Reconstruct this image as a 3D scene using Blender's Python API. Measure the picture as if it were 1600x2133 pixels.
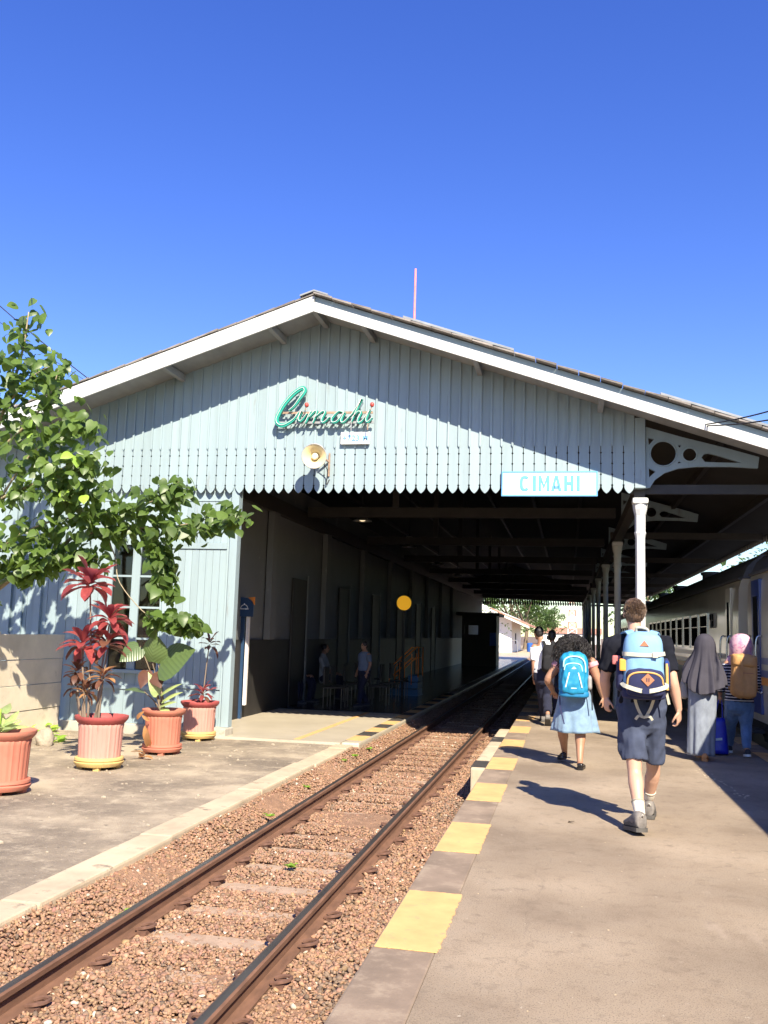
import bpy, bmesh, math, random
import numpy as np
from mathutils import Vector, Matrix, noise
random.seed(7); rng = np.random.default_rng(11)
for o in list(bpy.data.objects): bpy.data.objects.remove(o)
sc = bpy.context.scene
COL = sc.collection
# ------------------------------------------------------------------ camera
CF, CP, CYAW, CROLL = 1929.04, 0.12827, 0.198259, 0.030033     # focal in photo pixels, pitch, yaw, roll
CAM = np.array([0.0, 0.0, 1.48])
_cy, _sy, _cp, _sp = math.cos(CYAW), math.sin(CYAW), math.cos(CP), math.sin(CP)
_F = np.array([-_sy*_cp, _cy*_cp, _sp]); _R = np.array([_cy, _sy, 0.0]); _U = np.cross(_R, _F)
_R, _U = _R*math.cos(CROLL) + _U*math.sin(CROLL), _U*math.cos(CROLL) - _R*math.sin(CROLL)
cam = bpy.data.cameras.new('camera'); cam_o = bpy.data.objects.new('camera', cam); COL.objects.link(cam_o)
cam.sensor_fit = 'VERTICAL'; cam.sensor_height = 24.0; cam.lens = 24.0*CF/2133.0
cam.clip_start = 0.05; cam.clip_end = 5000
cam_o.matrix_world = Matrix(((_R[0], _U[0], -_F[0], CAM[0]), (_R[1], _U[1], -_F[1], CAM[1]), (_R[2], _U[2], -_F[2], CAM[2]), (0, 0, 0, 1)))
sc.camera = cam_o
# ------------------------------------------------------------------ light
SUN_D = Vector((-0.50, 1.0, -0.935)).normalized()     # direction the light travels
w = bpy.data.worlds.new('World'); sc.world = w; w.use_nodes = True
wn = w.node_tree.nodes; wl = w.node_tree.links
sky = wn.new('ShaderNodeTexSky'); sky.sky_type = 'NISHITA'; sky.sun_disc = False
sky.sun_elevation = math.asin(-SUN_D.z); sky.sun_rotation = math.atan2(-SUN_D.x, -SUN_D.y)
sky.air_density = 1.3; sky.dust_density = 0.35; sky.ozone_density = 5.0; sky.altitude = 700
hs = wn.new('ShaderNodeHueSaturation'); hs.inputs['Saturation'].default_value = 1.24; hs.inputs['Hue'].default_value = 0.527
wl.new(sky.outputs[0], hs.inputs['Color']); wl.new(hs.outputs[0], wn['Background'].inputs['Color'])
wn['Background'].inputs['Strength'].default_value = 0.097
sun = bpy.data.lights.new('sun', 'SUN'); sun.energy = 5.0; sun.angle = math.radians(0.53); sun.color = (1.0, 0.90, 0.72)
sun_o = bpy.data.objects.new('sun', sun); COL.objects.link(sun_o); sun_o.location = (20, -30, 40)
sun_o.rotation_euler = SUN_D.to_track_quat('-Z', 'Y').to_euler()
sc.view_settings.view_transform = 'Standard'; sc.view_settings.look = 'None'
sc.view_settings.exposure = 1.25; sc.view_settings.gamma = 1.0
sc.render.engine = 'CYCLES'
sc.cycles.use_denoising = True
sc.cycles.max_bounces = 6; sc.cycles.diffuse_bounces = 3; sc.cycles.adaptive_threshold = 0.025; sc.cycles.transparent_max_bounces = 8
# ------------------------------------------------------------------ helpers
def P(x, y, Y):                       # photo pixel -> point of the place on the vertical plane at distance Y down the track
    d = _F + _R*(x-800)/CF - _U*(y-1066.5)/CF
    return CAM + d*(Y/d[1])
def G(x, y, z):                       # photo pixel -> point at height z
    d = _F + _R*(x-800)/CF - _U*(y-1066.5)/CF
    return CAM + d*((z-CAM[2])/d[2])
WL = {}
def link(o, parent, wloc):
    COL.objects.link(o)
    WL[o.name] = Vector(wloc)
    if parent is not None:
        o.parent = parent; o.location = Vector(wloc) - WL[parent.name]
    else: o.location = wloc
    return o
def tag(o, label=None, cat=None, group=None, kind=None):
    if label: o['label'] = label
    if cat: o['category'] = cat
    if group: o['group'] = group
    if kind: o['kind'] = kind
    return o
def thing(name, label, cat, loc, group=None):
    o = bpy.data.objects.new(name, None); o.empty_display_size = 0.2
    link(o, None, loc); return tag(o, label, cat, group)
def norm(v):
    v = np.asarray(v, float); n = np.linalg.norm(v); return v/n if n > 1e-9 else v
class B:
    def __init__(s): s.v = []; s.f = []; s.m = []
    def add(s, vs, fs, mi=0):
        k = len(s.v); s.v.extend([tuple(map(float, q)) for q in vs]); s.f.extend([tuple(i+k for i in q) for q in fs]); s.m.extend([mi]*len(fs)); return s
    def box(s, x0, x1, y0, y1, z0, z1, mi=0):
        return s.add([(x0,y0,z0),(x1,y0,z0),(x1,y1,z0),(x0,y1,z0),(x0,y0,z1),(x1,y0,z1),(x1,y1,z1),(x0,y1,z1)],
                     [(0,3,2,1),(4,5,6,7),(0,1,5,4),(1,2,6,5),(2,3,7,6),(3,0,4,7)], mi)
    def bar(s, a, b, w, h, up=(0,0,1), mi=0):             # box beam from a to b
        a = np.array(a, float); b = np.array(b, float); t = norm(b-a); u = np.array(up, float); sd = norm(np.cross(t, u)); u = np.cross(sd, t)
        q = []
        for p in (a, b):
            for i, j in ((-1,-1),(1,-1),(1,1),(-1,1)): q.append(p + sd*w*.5*i + u*h*.5*j)
        return s.add(q, [(0,1,2,3)[::-1],(4,5,6,7),(0,1,5,4),(1,2,6,5),(2,3,7,6),(3,0,4,7)], mi)
    def prism(s, poly, f, mi=0):                         # poly: list of 2D pts; f(u,v,side)->xyz for side 0/1
        n = len(poly)
        vs = [f(u, v, 0) for u, v in poly] + [f(u, v, 1) for u, v in poly]
        return s.add(vs, [tuple(range(n)), tuple(range(2*n-1, n-1, -1))] + [(i, i+n, (i+1) % n + n, (i+1) % n) for i in range(n)], mi)
    def rings(s, R, cap=True, closed=True, mi=0):
        n = len(R[0]); k = len(R); vs = [p for r in R for p in r]; fs = []
        for i in range(k-1):
            for j in range(n if closed else n-1):
                a = i*n+j; b = i*n+(j+1) % n; fs.append((a, b, b+n, a+n))
        if cap: fs.append(tuple(range(n-1, -1, -1))); fs.append(tuple(range((k-1)*n, k*n)))
        return s.add(vs, fs, mi)
    def tube(s, pts, r, n=8, mi=0, cap=True, ref=(0,0,1), flat=1.0):
        pts = [np.array(p, float) for p in pts]; k = len(pts)
        rr = [r]*k if np.isscalar(r) else list(r); Rg = []; a = None
        for i in range(k):
            t = norm(pts[min(i+1, k-1)] - pts[max(i-1, 0)])
            if a is None:
                rf = np.array(ref, float)
                if abs(np.dot(rf, t)) > .95: rf = np.array((1.0, 0, 0))
                a = norm(rf - t*np.dot(rf, t))
            else: a = norm(a - t*np.dot(a, t))
            b = np.cross(t, a)
            Rg.append([pts[i] + (a*math.cos(2*math.pi*j/n)*flat + b*math.sin(2*math.pi*j/n))*rr[i] for j in range(n)])
        return s.rings(Rg, cap, True, mi)
    def lathe(s, prof, c, n=24, mi=0, cap=True, f=None):
        Rg = []
        for r, z in prof:
            Rg.append([(c[0]+r*(1 if f is None else f(2*math.pi*j/n, z))*math.cos(2*math.pi*j/n), c[1]+r*(1 if f is None else f(2*math.pi*j/n, z))*math.sin(2*math.pi*j/n), c[2]+z) for j in range(n)])
        return s.rings(Rg, cap, True, mi)
    def ell(s, c, r, n=16, k=10, M=None, mi=0):
        c = np.array(c, float); Rg = []
        for i in range(k+1):
            th = math.pi*(i+.02)/(k+.04); ring = []
            for j in range(n):
                a = 2*math.pi*j/n; q = np.array((r[0]*math.sin(th)*math.cos(a), r[1]*math.sin(th)*math.sin(a), -r[2]*math.cos(th)))
                if M is not None: q = np.array(M @ Vector(q))
                ring.append(c+q)
            Rg.append(ring)
        return s.rings(Rg, True, True, mi)
    def chain(s, pts, ref=(1,0,0), n=16, flatcap=False):  # pts: (p, r_side, r_depth): tapered elliptic limb with rounded ends
        ps = [np.array(p[0], float) for p in pts]; ra = [p[1] for p in pts]; rb = [p[2] if len(p) > 2 else p[1] for p in pts]
        # resample with Catmull-Rom
        Q = []; K = len(ps)
        for i in range(K-1):
            p0 = ps[max(i-1,0)]; p1 = ps[i]; p2 = ps[i+1]; p3 = ps[min(i+2,K-1)]
            for t in (0, .25, .5, .75):
                q = .5*((2*p1)+(-p0+p2)*t+(2*p0-5*p1+4*p2-p3)*t*t+(-p0+3*p1-3*p2+p3)*t**3)
                Q.append((q, ra[i]*(1-t)+ra[i+1]*t, rb[i]*(1-t)+rb[i+1]*t))
        Q.append((ps[-1], ra[-1], rb[-1]))
        if not flatcap:
            t0 = norm(Q[0][0]-Q[1][0]); t1 = norm(Q[-1][0]-Q[-2][0]); h = []; e = []
            for f in (.95, .75, .4):
                k = math.sqrt(1-f*f); m0 = min(Q[0][1], Q[0][2]); m1 = min(Q[-1][1], Q[-1][2])
                h.append((Q[0][0]+t0*m0*f, Q[0][1]*k, Q[0][2]*k)); e.insert(0, (Q[-1][0]+t1*m1*f, Q[-1][1]*k, Q[-1][2]*k))
            Q = h + Q + e
        Rg = []; L = len(Q)
        for i in range(L):
            t = norm(Q[min(i+1,L-1)][0]-Q[max(i-1,0)][0]); rf = np.array(ref, float)
            if abs(np.dot(rf, t)) > .97: rf = np.array((0, 1.0, 0))
            a = norm(rf - t*np.dot(rf, t)); b = np.cross(t, a)
            Rg.append([Q[i][0] + a*Q[i][1]*math.cos(2*math.pi*j/n) + b*Q[i][2]*math.sin(2*math.pi*j/n) for j in range(n)])
        return s.rings(Rg)
    def mesh(s, name, off):
        me = bpy.data.meshes.new(name)
        V = np.array(s.v, float) - np.array(off)
        me.from_pydata([tuple(q) for q in V], [], s.f); 
        if s.m and max(s.m) > 0: me.polygons.foreach_set('material_index', s.m)
        return me
    def build(s, name, mat, parent=None, smooth=False, angle=None, recalc=True, origin=None, bevel=0):
        V = np.array(s.v, float)
        c = np.array(((V[:,0].min()+V[:,0].max())/2, (V[:,1].min()+V[:,1].max())/2, V[:,2].min())) if origin is None else np.array(origin)
        me = s.mesh(name, c)
        if recalc or bevel:
            bm = bmesh.new(); bm.from_mesh(me); bmesh.ops.recalc_face_normals(bm, faces=bm.faces)
            if bevel: bmesh.ops.bevel(bm, geom=[e for e in bm.edges if len(e.link_faces) == 2 and e.calc_face_angle(0) > .6], offset=bevel, segments=2, affect='EDGES', profile=.6)
            bm.to_mesh(me); bm.free()
        for m in (mat if isinstance(mat, (list, tuple)) else [mat]): me.materials.append(MAT(m))
        if smooth or angle:
            me.polygons.foreach_set('use_smooth', [True]*len(me.polygons))
            if angle: me.set_sharp_from_angle(angle=math.radians(angle))
        o = bpy.data.objects.new(name, me)
        return link(o, parent, c)
def dup(root, wloc, rotz=None, label=None):
    r = root.copy(); COL.objects.link(r); r.location = wloc; WL[r.name] = Vector(wloc)
    if rotz is not None: r.rotation_euler = (0, 0, rotz)
    if label: r['label'] = label
    for ch in list(root.children):
        c = ch.copy(); COL.objects.link(c); c.parent = r
        for g in list(ch.children):
            d = g.copy(); COL.objects.link(d); d.parent = c
    return r
def structure(name, b, mat, **k):
    o = b.build(name, mat, None, **k); return tag(o, kind='structure')
def cr(pts, sub=6):                                       # Catmull-Rom polyline
    ps = [np.array(p, float) for p in pts]; K = len(ps); out = []
    for i in range(K-1):
        p0 = ps[max(i-1,0)]; p1 = ps[i]; p2 = ps[i+1]; p3 = ps[min(i+2,K-1)]
        for j in range(sub):
            t = j/sub; out.append(.5*((2*p1)+(-p0+p2)*t+(2*p0-5*p1+4*p2-p3)*t*t+(-p0+3*p1-3*p2+p3)*t**3))
    out.append(ps[-1]); return out
# ------------------------------------------------------------------ materials
MATS = {}; DEFS = {}
def MAT(n):
    if n not in MATS: MATS[n] = DEFS[n](n)
    return MATS[n]
def newmat(n):
    m = bpy.data.materials.new(n); m.use_nodes = True; nt = m.node_tree
    return m, nt, nt.nodes, nt.links, nt.nodes['Principled BSDF']
def nz(nt, scale, detail=4, rough=.55, coord='Object', stretch=None, dist=0):
    tc = nt.nodes.new('ShaderNodeTexCoord'); src = tc.outputs['Object' if coord == 'Position' else coord]
    if coord == 'Position':
        g = nt.nodes.new('ShaderNodeNewGeometry'); src = g.outputs['Position']
    if stretch:
        mp = nt.nodes.new('ShaderNodeMapping'); mp.inputs['Scale'].default_value = stretch; nt.links.new(src, mp.inputs[0]); src = mp.outputs[0]
    t = nt.nodes.new('ShaderNodeTexNoise'); t.inputs['Scale'].default_value = scale; t.inputs['Detail'].default_value = detail
    t.inputs['Roughness'].default_value = rough; t.inputs['Distortion'].default_value = dist; nt.links.new(src, t.inputs['Vector'])
    return t.outputs['Fac']
def ramp(nt, fac, stops):
    r = nt.nodes.new('ShaderNodeValToRGB'); nt.links.new(fac, r.inputs[0]); e = r.color_ramp.elements
    while len(e) < len(stops): e.new(.5)
    for q, (p, c) in zip(e, stops): q.position = p; q.color = (*c, 1) if len(c) == 3 else c
    return r.outputs[0]
def mixc(nt, fac, a, b, mode='MIX'):
    m = nt.nodes.new('ShaderNodeMix'); m.data_type = 'RGBA'; m.blend_type = mode
    for s, v in ((m.inputs[0], fac), (m.inputs[6], a), (m.inputs[7], b)):
        if hasattr(v, 'links') or hasattr(v, 'is_output'): nt.links.new(v, s)
        elif isinstance(v, (int, float)): s.default_value = v
        else: s.default_value = (*v, 1)
    return m.outputs[2]
def bump(nt, h, strength, dist, bs):
    b = nt.nodes.new('ShaderNodeBump'); b.inputs['Strength'].default_value = strength; b.inputs['Distance'].default_value = dist
    nt.links.new(h, b.inputs['Height']); nt.links.new(b.outputs[0], bs.inputs['Normal'])
def simple(col, rough=.6, var=.18, scale=6, bmp=.25, bscale=40, bd=.004, metal=0, spec=.5, obvar=0.0, coord='Object', stretch=None, dirt=None, coat=0, sheen=0, trans=0):
    def mk(n):
        m, nt, N, L, bs = newmat(n); c = np.array(col, float)
        f = nz(nt, scale, 5, .6, coord, stretch)
        o = ramp(nt, f, [(.28, tuple(c*(1-var))), (.72, tuple(np.minimum(c*(1+var), 1)))])
        if dirt:
            df = nz(nt, dirt[1], 6, .7, coord, dirt[3] if len(dirt) > 3 else stretch); k = ramp(nt, df, [(dirt[2], (0,0,0)), (min(dirt[2]+.15, 1), (1,1,1))]); o = mixc(nt, k, o, dirt[0])
        if obvar:
            oi = N.new('ShaderNodeObjectInfo'); k = ramp(nt, oi.outputs['Random'], [(0, (1-obvar,)*3), (1, (1+obvar*.4,)*3)])
            o = mixc(nt, 1.0, o, k, 'MULTIPLY')
        L.new(o, bs.inputs['Base Color']); bs.inputs['Roughness'].default_value = rough; bs.inputs['Metallic'].default_value = metal
        bs.inputs['Specular IOR Level'].default_value = spec
        if coat: bs.inputs['Coat Weight'].default_value = coat; bs.inputs['Coat Roughness'].default_value = .1
        if sheen: bs.inputs['Sheen Weight'].default_value = sheen
        if bmp: bump(nt, nz(nt, bscale, 4, .6, coord, stretch), bmp, bd, bs)
        return m
    return mk
def leafmat(c1, c2, rough=.45, trans=.35, tcol=None, vein=False):
    def mk(n):
        m, nt, N, L, bs = newmat(n)
        oi = N.new('ShaderNodeObjectInfo'); f = nz(nt, 9, 3)
        if vein:
            tc = N.new('ShaderNodeTexCoord'); sp = N.new('ShaderNodeSeparateXYZ'); L.new(tc.outputs['Object'], sp.inputs[0]); ab = N.new('ShaderNodeMath'); ab.operation = 'ABSOLUTE'; L.new(sp.outputs[0], ab.inputs[0])
            mm = N.new('ShaderNodeMath'); mm.operation = 'MULTIPLY_ADD'; mm.inputs[1].default_value = -.75; L.new(ab.outputs[0], mm.inputs[0]); L.new(sp.outputs[1], mm.inputs[2])
            wv = N.new('ShaderNodeMath'); wv.operation = 'MULTIPLY'; wv.inputs[1].default_value = 52; L.new(mm.outputs[0], wv.inputs[0]); sn = N.new('ShaderNodeMath'); sn.operation = 'SINE'; L.new(wv.outputs[0], sn.inputs[0])
            f = ramp(nt, sn.outputs[0], [(.86, (.35,)*3), (1.0, (.75,)*3)]); bump(nt, sn.outputs[0], .18, .01, bs)
        g = N.new('ShaderNodeNewGeometry')
        o = mixc(nt, f, c1, c2)
        k = ramp(nt, g.outputs['Random Per Island'], [(0, (.7,.7,.7)), (1, (1.25,1.25,1.1))]); o = mixc(nt, 1.0, o, k, 'MULTIPLY')
        k2 = ramp(nt, oi.outputs['Random'], [(0, (.72,.75,.7)), (1, (1.25,1.2,1.0))]); o = mixc(nt, 1.0, o, k2, 'MULTIPLY')
        L.new(o, bs.inputs['Base Color']); bs.inputs['Roughness'].default_value = rough
        t = N.new('ShaderNodeBsdfTranslucent'); t.inputs['Color'].default_value = (*(tcol or tuple(min(1, q*1.8) for q in c2)), 1)
        mx = N.new('ShaderNodeMixShader'); mx.inputs[0].default_value = trans
        L.new(bs.outputs[0], mx.inputs[1]); L.new(t.outputs[0], mx.inputs[2]); L.new(mx.outputs[0], N['Material Output'].inputs['Surface'])
        return m
    return mk
def _asphalt(n):
    m, nt, N, L, bs = newmat(n)
    a = nz(nt, .8, 6, .65, 'Position'); b = nz(nt, 3.2, 8, .75, 'Position'); c = nz(nt, 55, 3, .7, 'Position'); d = nz(nt, 1.7, 6, .7, 'Position', (1, .35, 1))
    o = ramp(nt, a, [(.36, (.215, .165, .118)), (.5, (.30, .235, .168)), (.64, (.39, .31, .225))])
    o = mixc(nt, ramp(nt, b, [(.45, (0,0,0)), (.75, (.55,)*3)]), o, (.205, .168, .128))
    sp_ = nz(nt, 140, 2, .5, 'Position'); o = mixc(nt, ramp(nt, sp_, [(.36, (.7,)*3), (.44, (0,0,0))]), o, (.11, .085, .06)); e = nz(nt, 9, 6, .75, 'Position'); o = mixc(nt, ramp(nt, e, [(.53, (0,0,0)), (.68, (.7,)*3)]), o, (.175, .135, .098)); e2 = nz(nt, 26, 4, .7, 'Position'); o = mixc(nt, ramp(nt, e2, [(.66, (0,0,0)), (.72, (.8,)*3)]), o, (.52, .46, .37))
    o = mixc(nt, ramp(nt, d, [(.6, (0,0,0)), (.72, (.45,)*3)]), o, (.44, .355, .28))
    o = mixc(nt, ramp(nt, c, [(.62, (0,0,0)), (.72, (.5,)*3)]), o, (.16, .125, .10))
    v = N.new('ShaderNodeTexVoronoi'); v.feature = 'DISTANCE_TO_EDGE'; v.inputs['Scale'].default_value = .55
    g = N.new('ShaderNodeNewGeometry'); nv = N.new('ShaderNodeTexNoise'); nv.inputs['Scale'].default_value = 3
    L.new(g.outputs['Position'], nv.inputs['Vector']); ad = N.new('ShaderNodeMix'); ad.data_type = 'VECTOR'; ad.inputs[0].default_value = .22
    L.new(g.outputs['Position'], ad.inputs[4]); L.new(nv.outputs['Color'], ad.inputs[5]); L.new(ad.outputs[1], v.inputs['Vector'])
    o = mixc(nt, ramp(nt, v.outputs['Distance'], [(0, (.16,)*3), (.002, (0,0,0))]), o, (.08, .065, .055))
    L.new(o, bs.inputs['Base Color']); bs.inputs['Roughness'].default_value = .85; bs.inputs['Specular IOR Level'].default_value = .3
    bump(nt, nz(nt, 90, 4, .7, 'Position'), .5, .006, bs); return m
def _yard(n):
    m, nt, N, L, bs = newmat(n)
    a = nz(nt, .7, 6, .65, 'Position'); b = nz(nt, 4, 8, .78, 'Position'); c = nz(nt, 38, 4, .7, 'Position'); d = nz(nt, 14, 5, .7, 'Position')
    o = ramp(nt, a, [(.38, (.185, .148, .108)), (.5, (.285, .23, .165)), (.61, (.44, .36, .255))])
    o = mixc(nt, ramp(nt, b, [(.52, (0,0,0)), (.66, (.85,)*3)]), o, (.47, .39, .28))
    o = mixc(nt, ramp(nt, d, [(.60, (0,0,0)), (.68, (.6,)*3)]), o, (.12, .095, .07))
    o = mixc(nt, ramp(nt, c, [(.60, (0,0,0)), (.68, (.8,)*3)]), o, (.46, .39, .30))
    L.new(o, bs.inputs['Base Color']); bs.inputs['Roughness'].default_value = .95
    h = nz(nt, 45, 6, .75, 'Position'); bump(nt, h, .8, .02, bs); return m
def _stone(n):
    m, nt, N, L, bs = newmat(n)
    at = N.new('ShaderNodeAttribute'); at.attribute_name = 'tone'
    f = nz(nt, 60, 3); k = ramp(nt, f, [(.3, (.75,)*3), (.7, (1.15,)*3)])
    L.new(mixc(nt, 1.0, at.outputs['Color'], k, 'MULTIPLY'), bs.inputs['Base Color']); bs.inputs['Roughness'].default_value = .9
    bump(nt, nz(nt, 120, 3), .4, .003, bs); return m
def _lamp_glow(n):
    m, nt, N, L, bs = newmat(n); bs.inputs['Base Color'].default_value = (.9, .85, .7, 1); bs.inputs['Emission Color'].default_value = (1, .78, .45, 1); bs.inputs['Emission Strength'].default_value = .5; return m
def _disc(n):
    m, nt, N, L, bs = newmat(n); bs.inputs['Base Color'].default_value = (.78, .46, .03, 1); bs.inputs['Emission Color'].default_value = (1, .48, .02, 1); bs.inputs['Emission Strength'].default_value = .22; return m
def _pane(col, rough=.12, alpha=1):
    def mk(n):
        m, nt, N, L, bs = newmat(n); bs.inputs['Base Color'].default_value = (*col, 1); bs.inputs['Roughness'].default_value = rough; bs.inputs['Specular IOR Level'].default_value = .0; bs.inputs['IOR'].default_value = 1.08
        bump(nt, nz(nt, 2.5, 2), .06, .02, bs); return m
    return mk
def _clear(n):
    m, nt, N, L, bs = newmat(n)
    gl = N.new('ShaderNodeBsdfGlossy'); gl.inputs['Roughness'].default_value = .03; tr = N.new('ShaderNodeBsdfTransparent'); fr = N.new('ShaderNodeFresnel'); mx = N.new('ShaderNodeMixShader')
    tr.inputs['Color'].default_value = (.75, .76, .72, 1); L.new(fr.outputs[0], mx.inputs[0]); L.new(tr.outputs[0], mx.inputs[1]); L.new(gl.outputs[0], mx.inputs[2]); L.new(mx.outputs[0], N['Material Output'].inputs['Surface']); return m
def _denim(col, sc_=260):
    return simple(col, .85, .22, 14, .5, sc_, .002, sheen=.2)
def _flower(n):
    m, nt, N, L, bs = newmat(n)
    a = nz(nt, 22, 2, .5); b = nz(nt, 16, 2, .5, 'Object', None, 1.5)
    o = mixc(nt, ramp(nt, a, [(.5, (0,0,0)), (.62, (1,)*3)]), (.55, .33, .39), (.48, .19, .30))
    o = mixc(nt, ramp(nt, b, [(.64, (0,0,0)), (.69, (1,)*3)]), o, (.12, .08, .16)); L.new(o, bs.inputs['Base Color']); bs.inputs['Roughness'].default_value = .8; return m
def _stripe(n):
    m, nt, N, L, bs = newmat(n)
    tc = N.new('ShaderNodeTexCoord'); sp = N.new('ShaderNodeSeparateXYZ'); L.new(tc.outputs['Object'], sp.inputs[0])
    q = N.new('ShaderNodeMath'); q.operation = 'MULTIPLY'; q.inputs[1].default_value = 26; L.new(sp.outputs[2], q.inputs[0])
    fr = N.new('ShaderNodeMath'); fr.operation = 'FRACT'; L.new(q.outputs[0], fr.inputs[0])
    g = N.new('ShaderNodeMath'); g.operation = 'GREATER_THAN'; g.inputs[1].default_value = .72; L.new(fr.outputs[0], g.inputs[0])
    L.new(mixc(nt, g.outputs[0], (.012, .014, .035), (.72, .72, .74)), bs.inputs['Base Color']); bs.inputs['Roughness'].default_value = .85; return m
def _bark(col):
    return simple(col, .9, .35, 18, .8, 30, .01, stretch=(1, 1, .3))
def _hair(col, rough=.45):
    def mk(n):
        m, nt, N, L, bs = newmat(n); c = np.array(col)
        f = nz(nt, 60, 4, .6, 'Object', (1, 1, .12)); L.new(ramp(nt, f, [(.3, tuple(c*.45)), (.7, tuple(c*1.5))]), bs.inputs['Base Color'])
        bs.inputs['Roughness'].default_value = rough; bump(nt, nz(nt, 90, 3, .6, 'Object', (1, 1, .1)), .9, .01, bs); return m
    return mk
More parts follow.
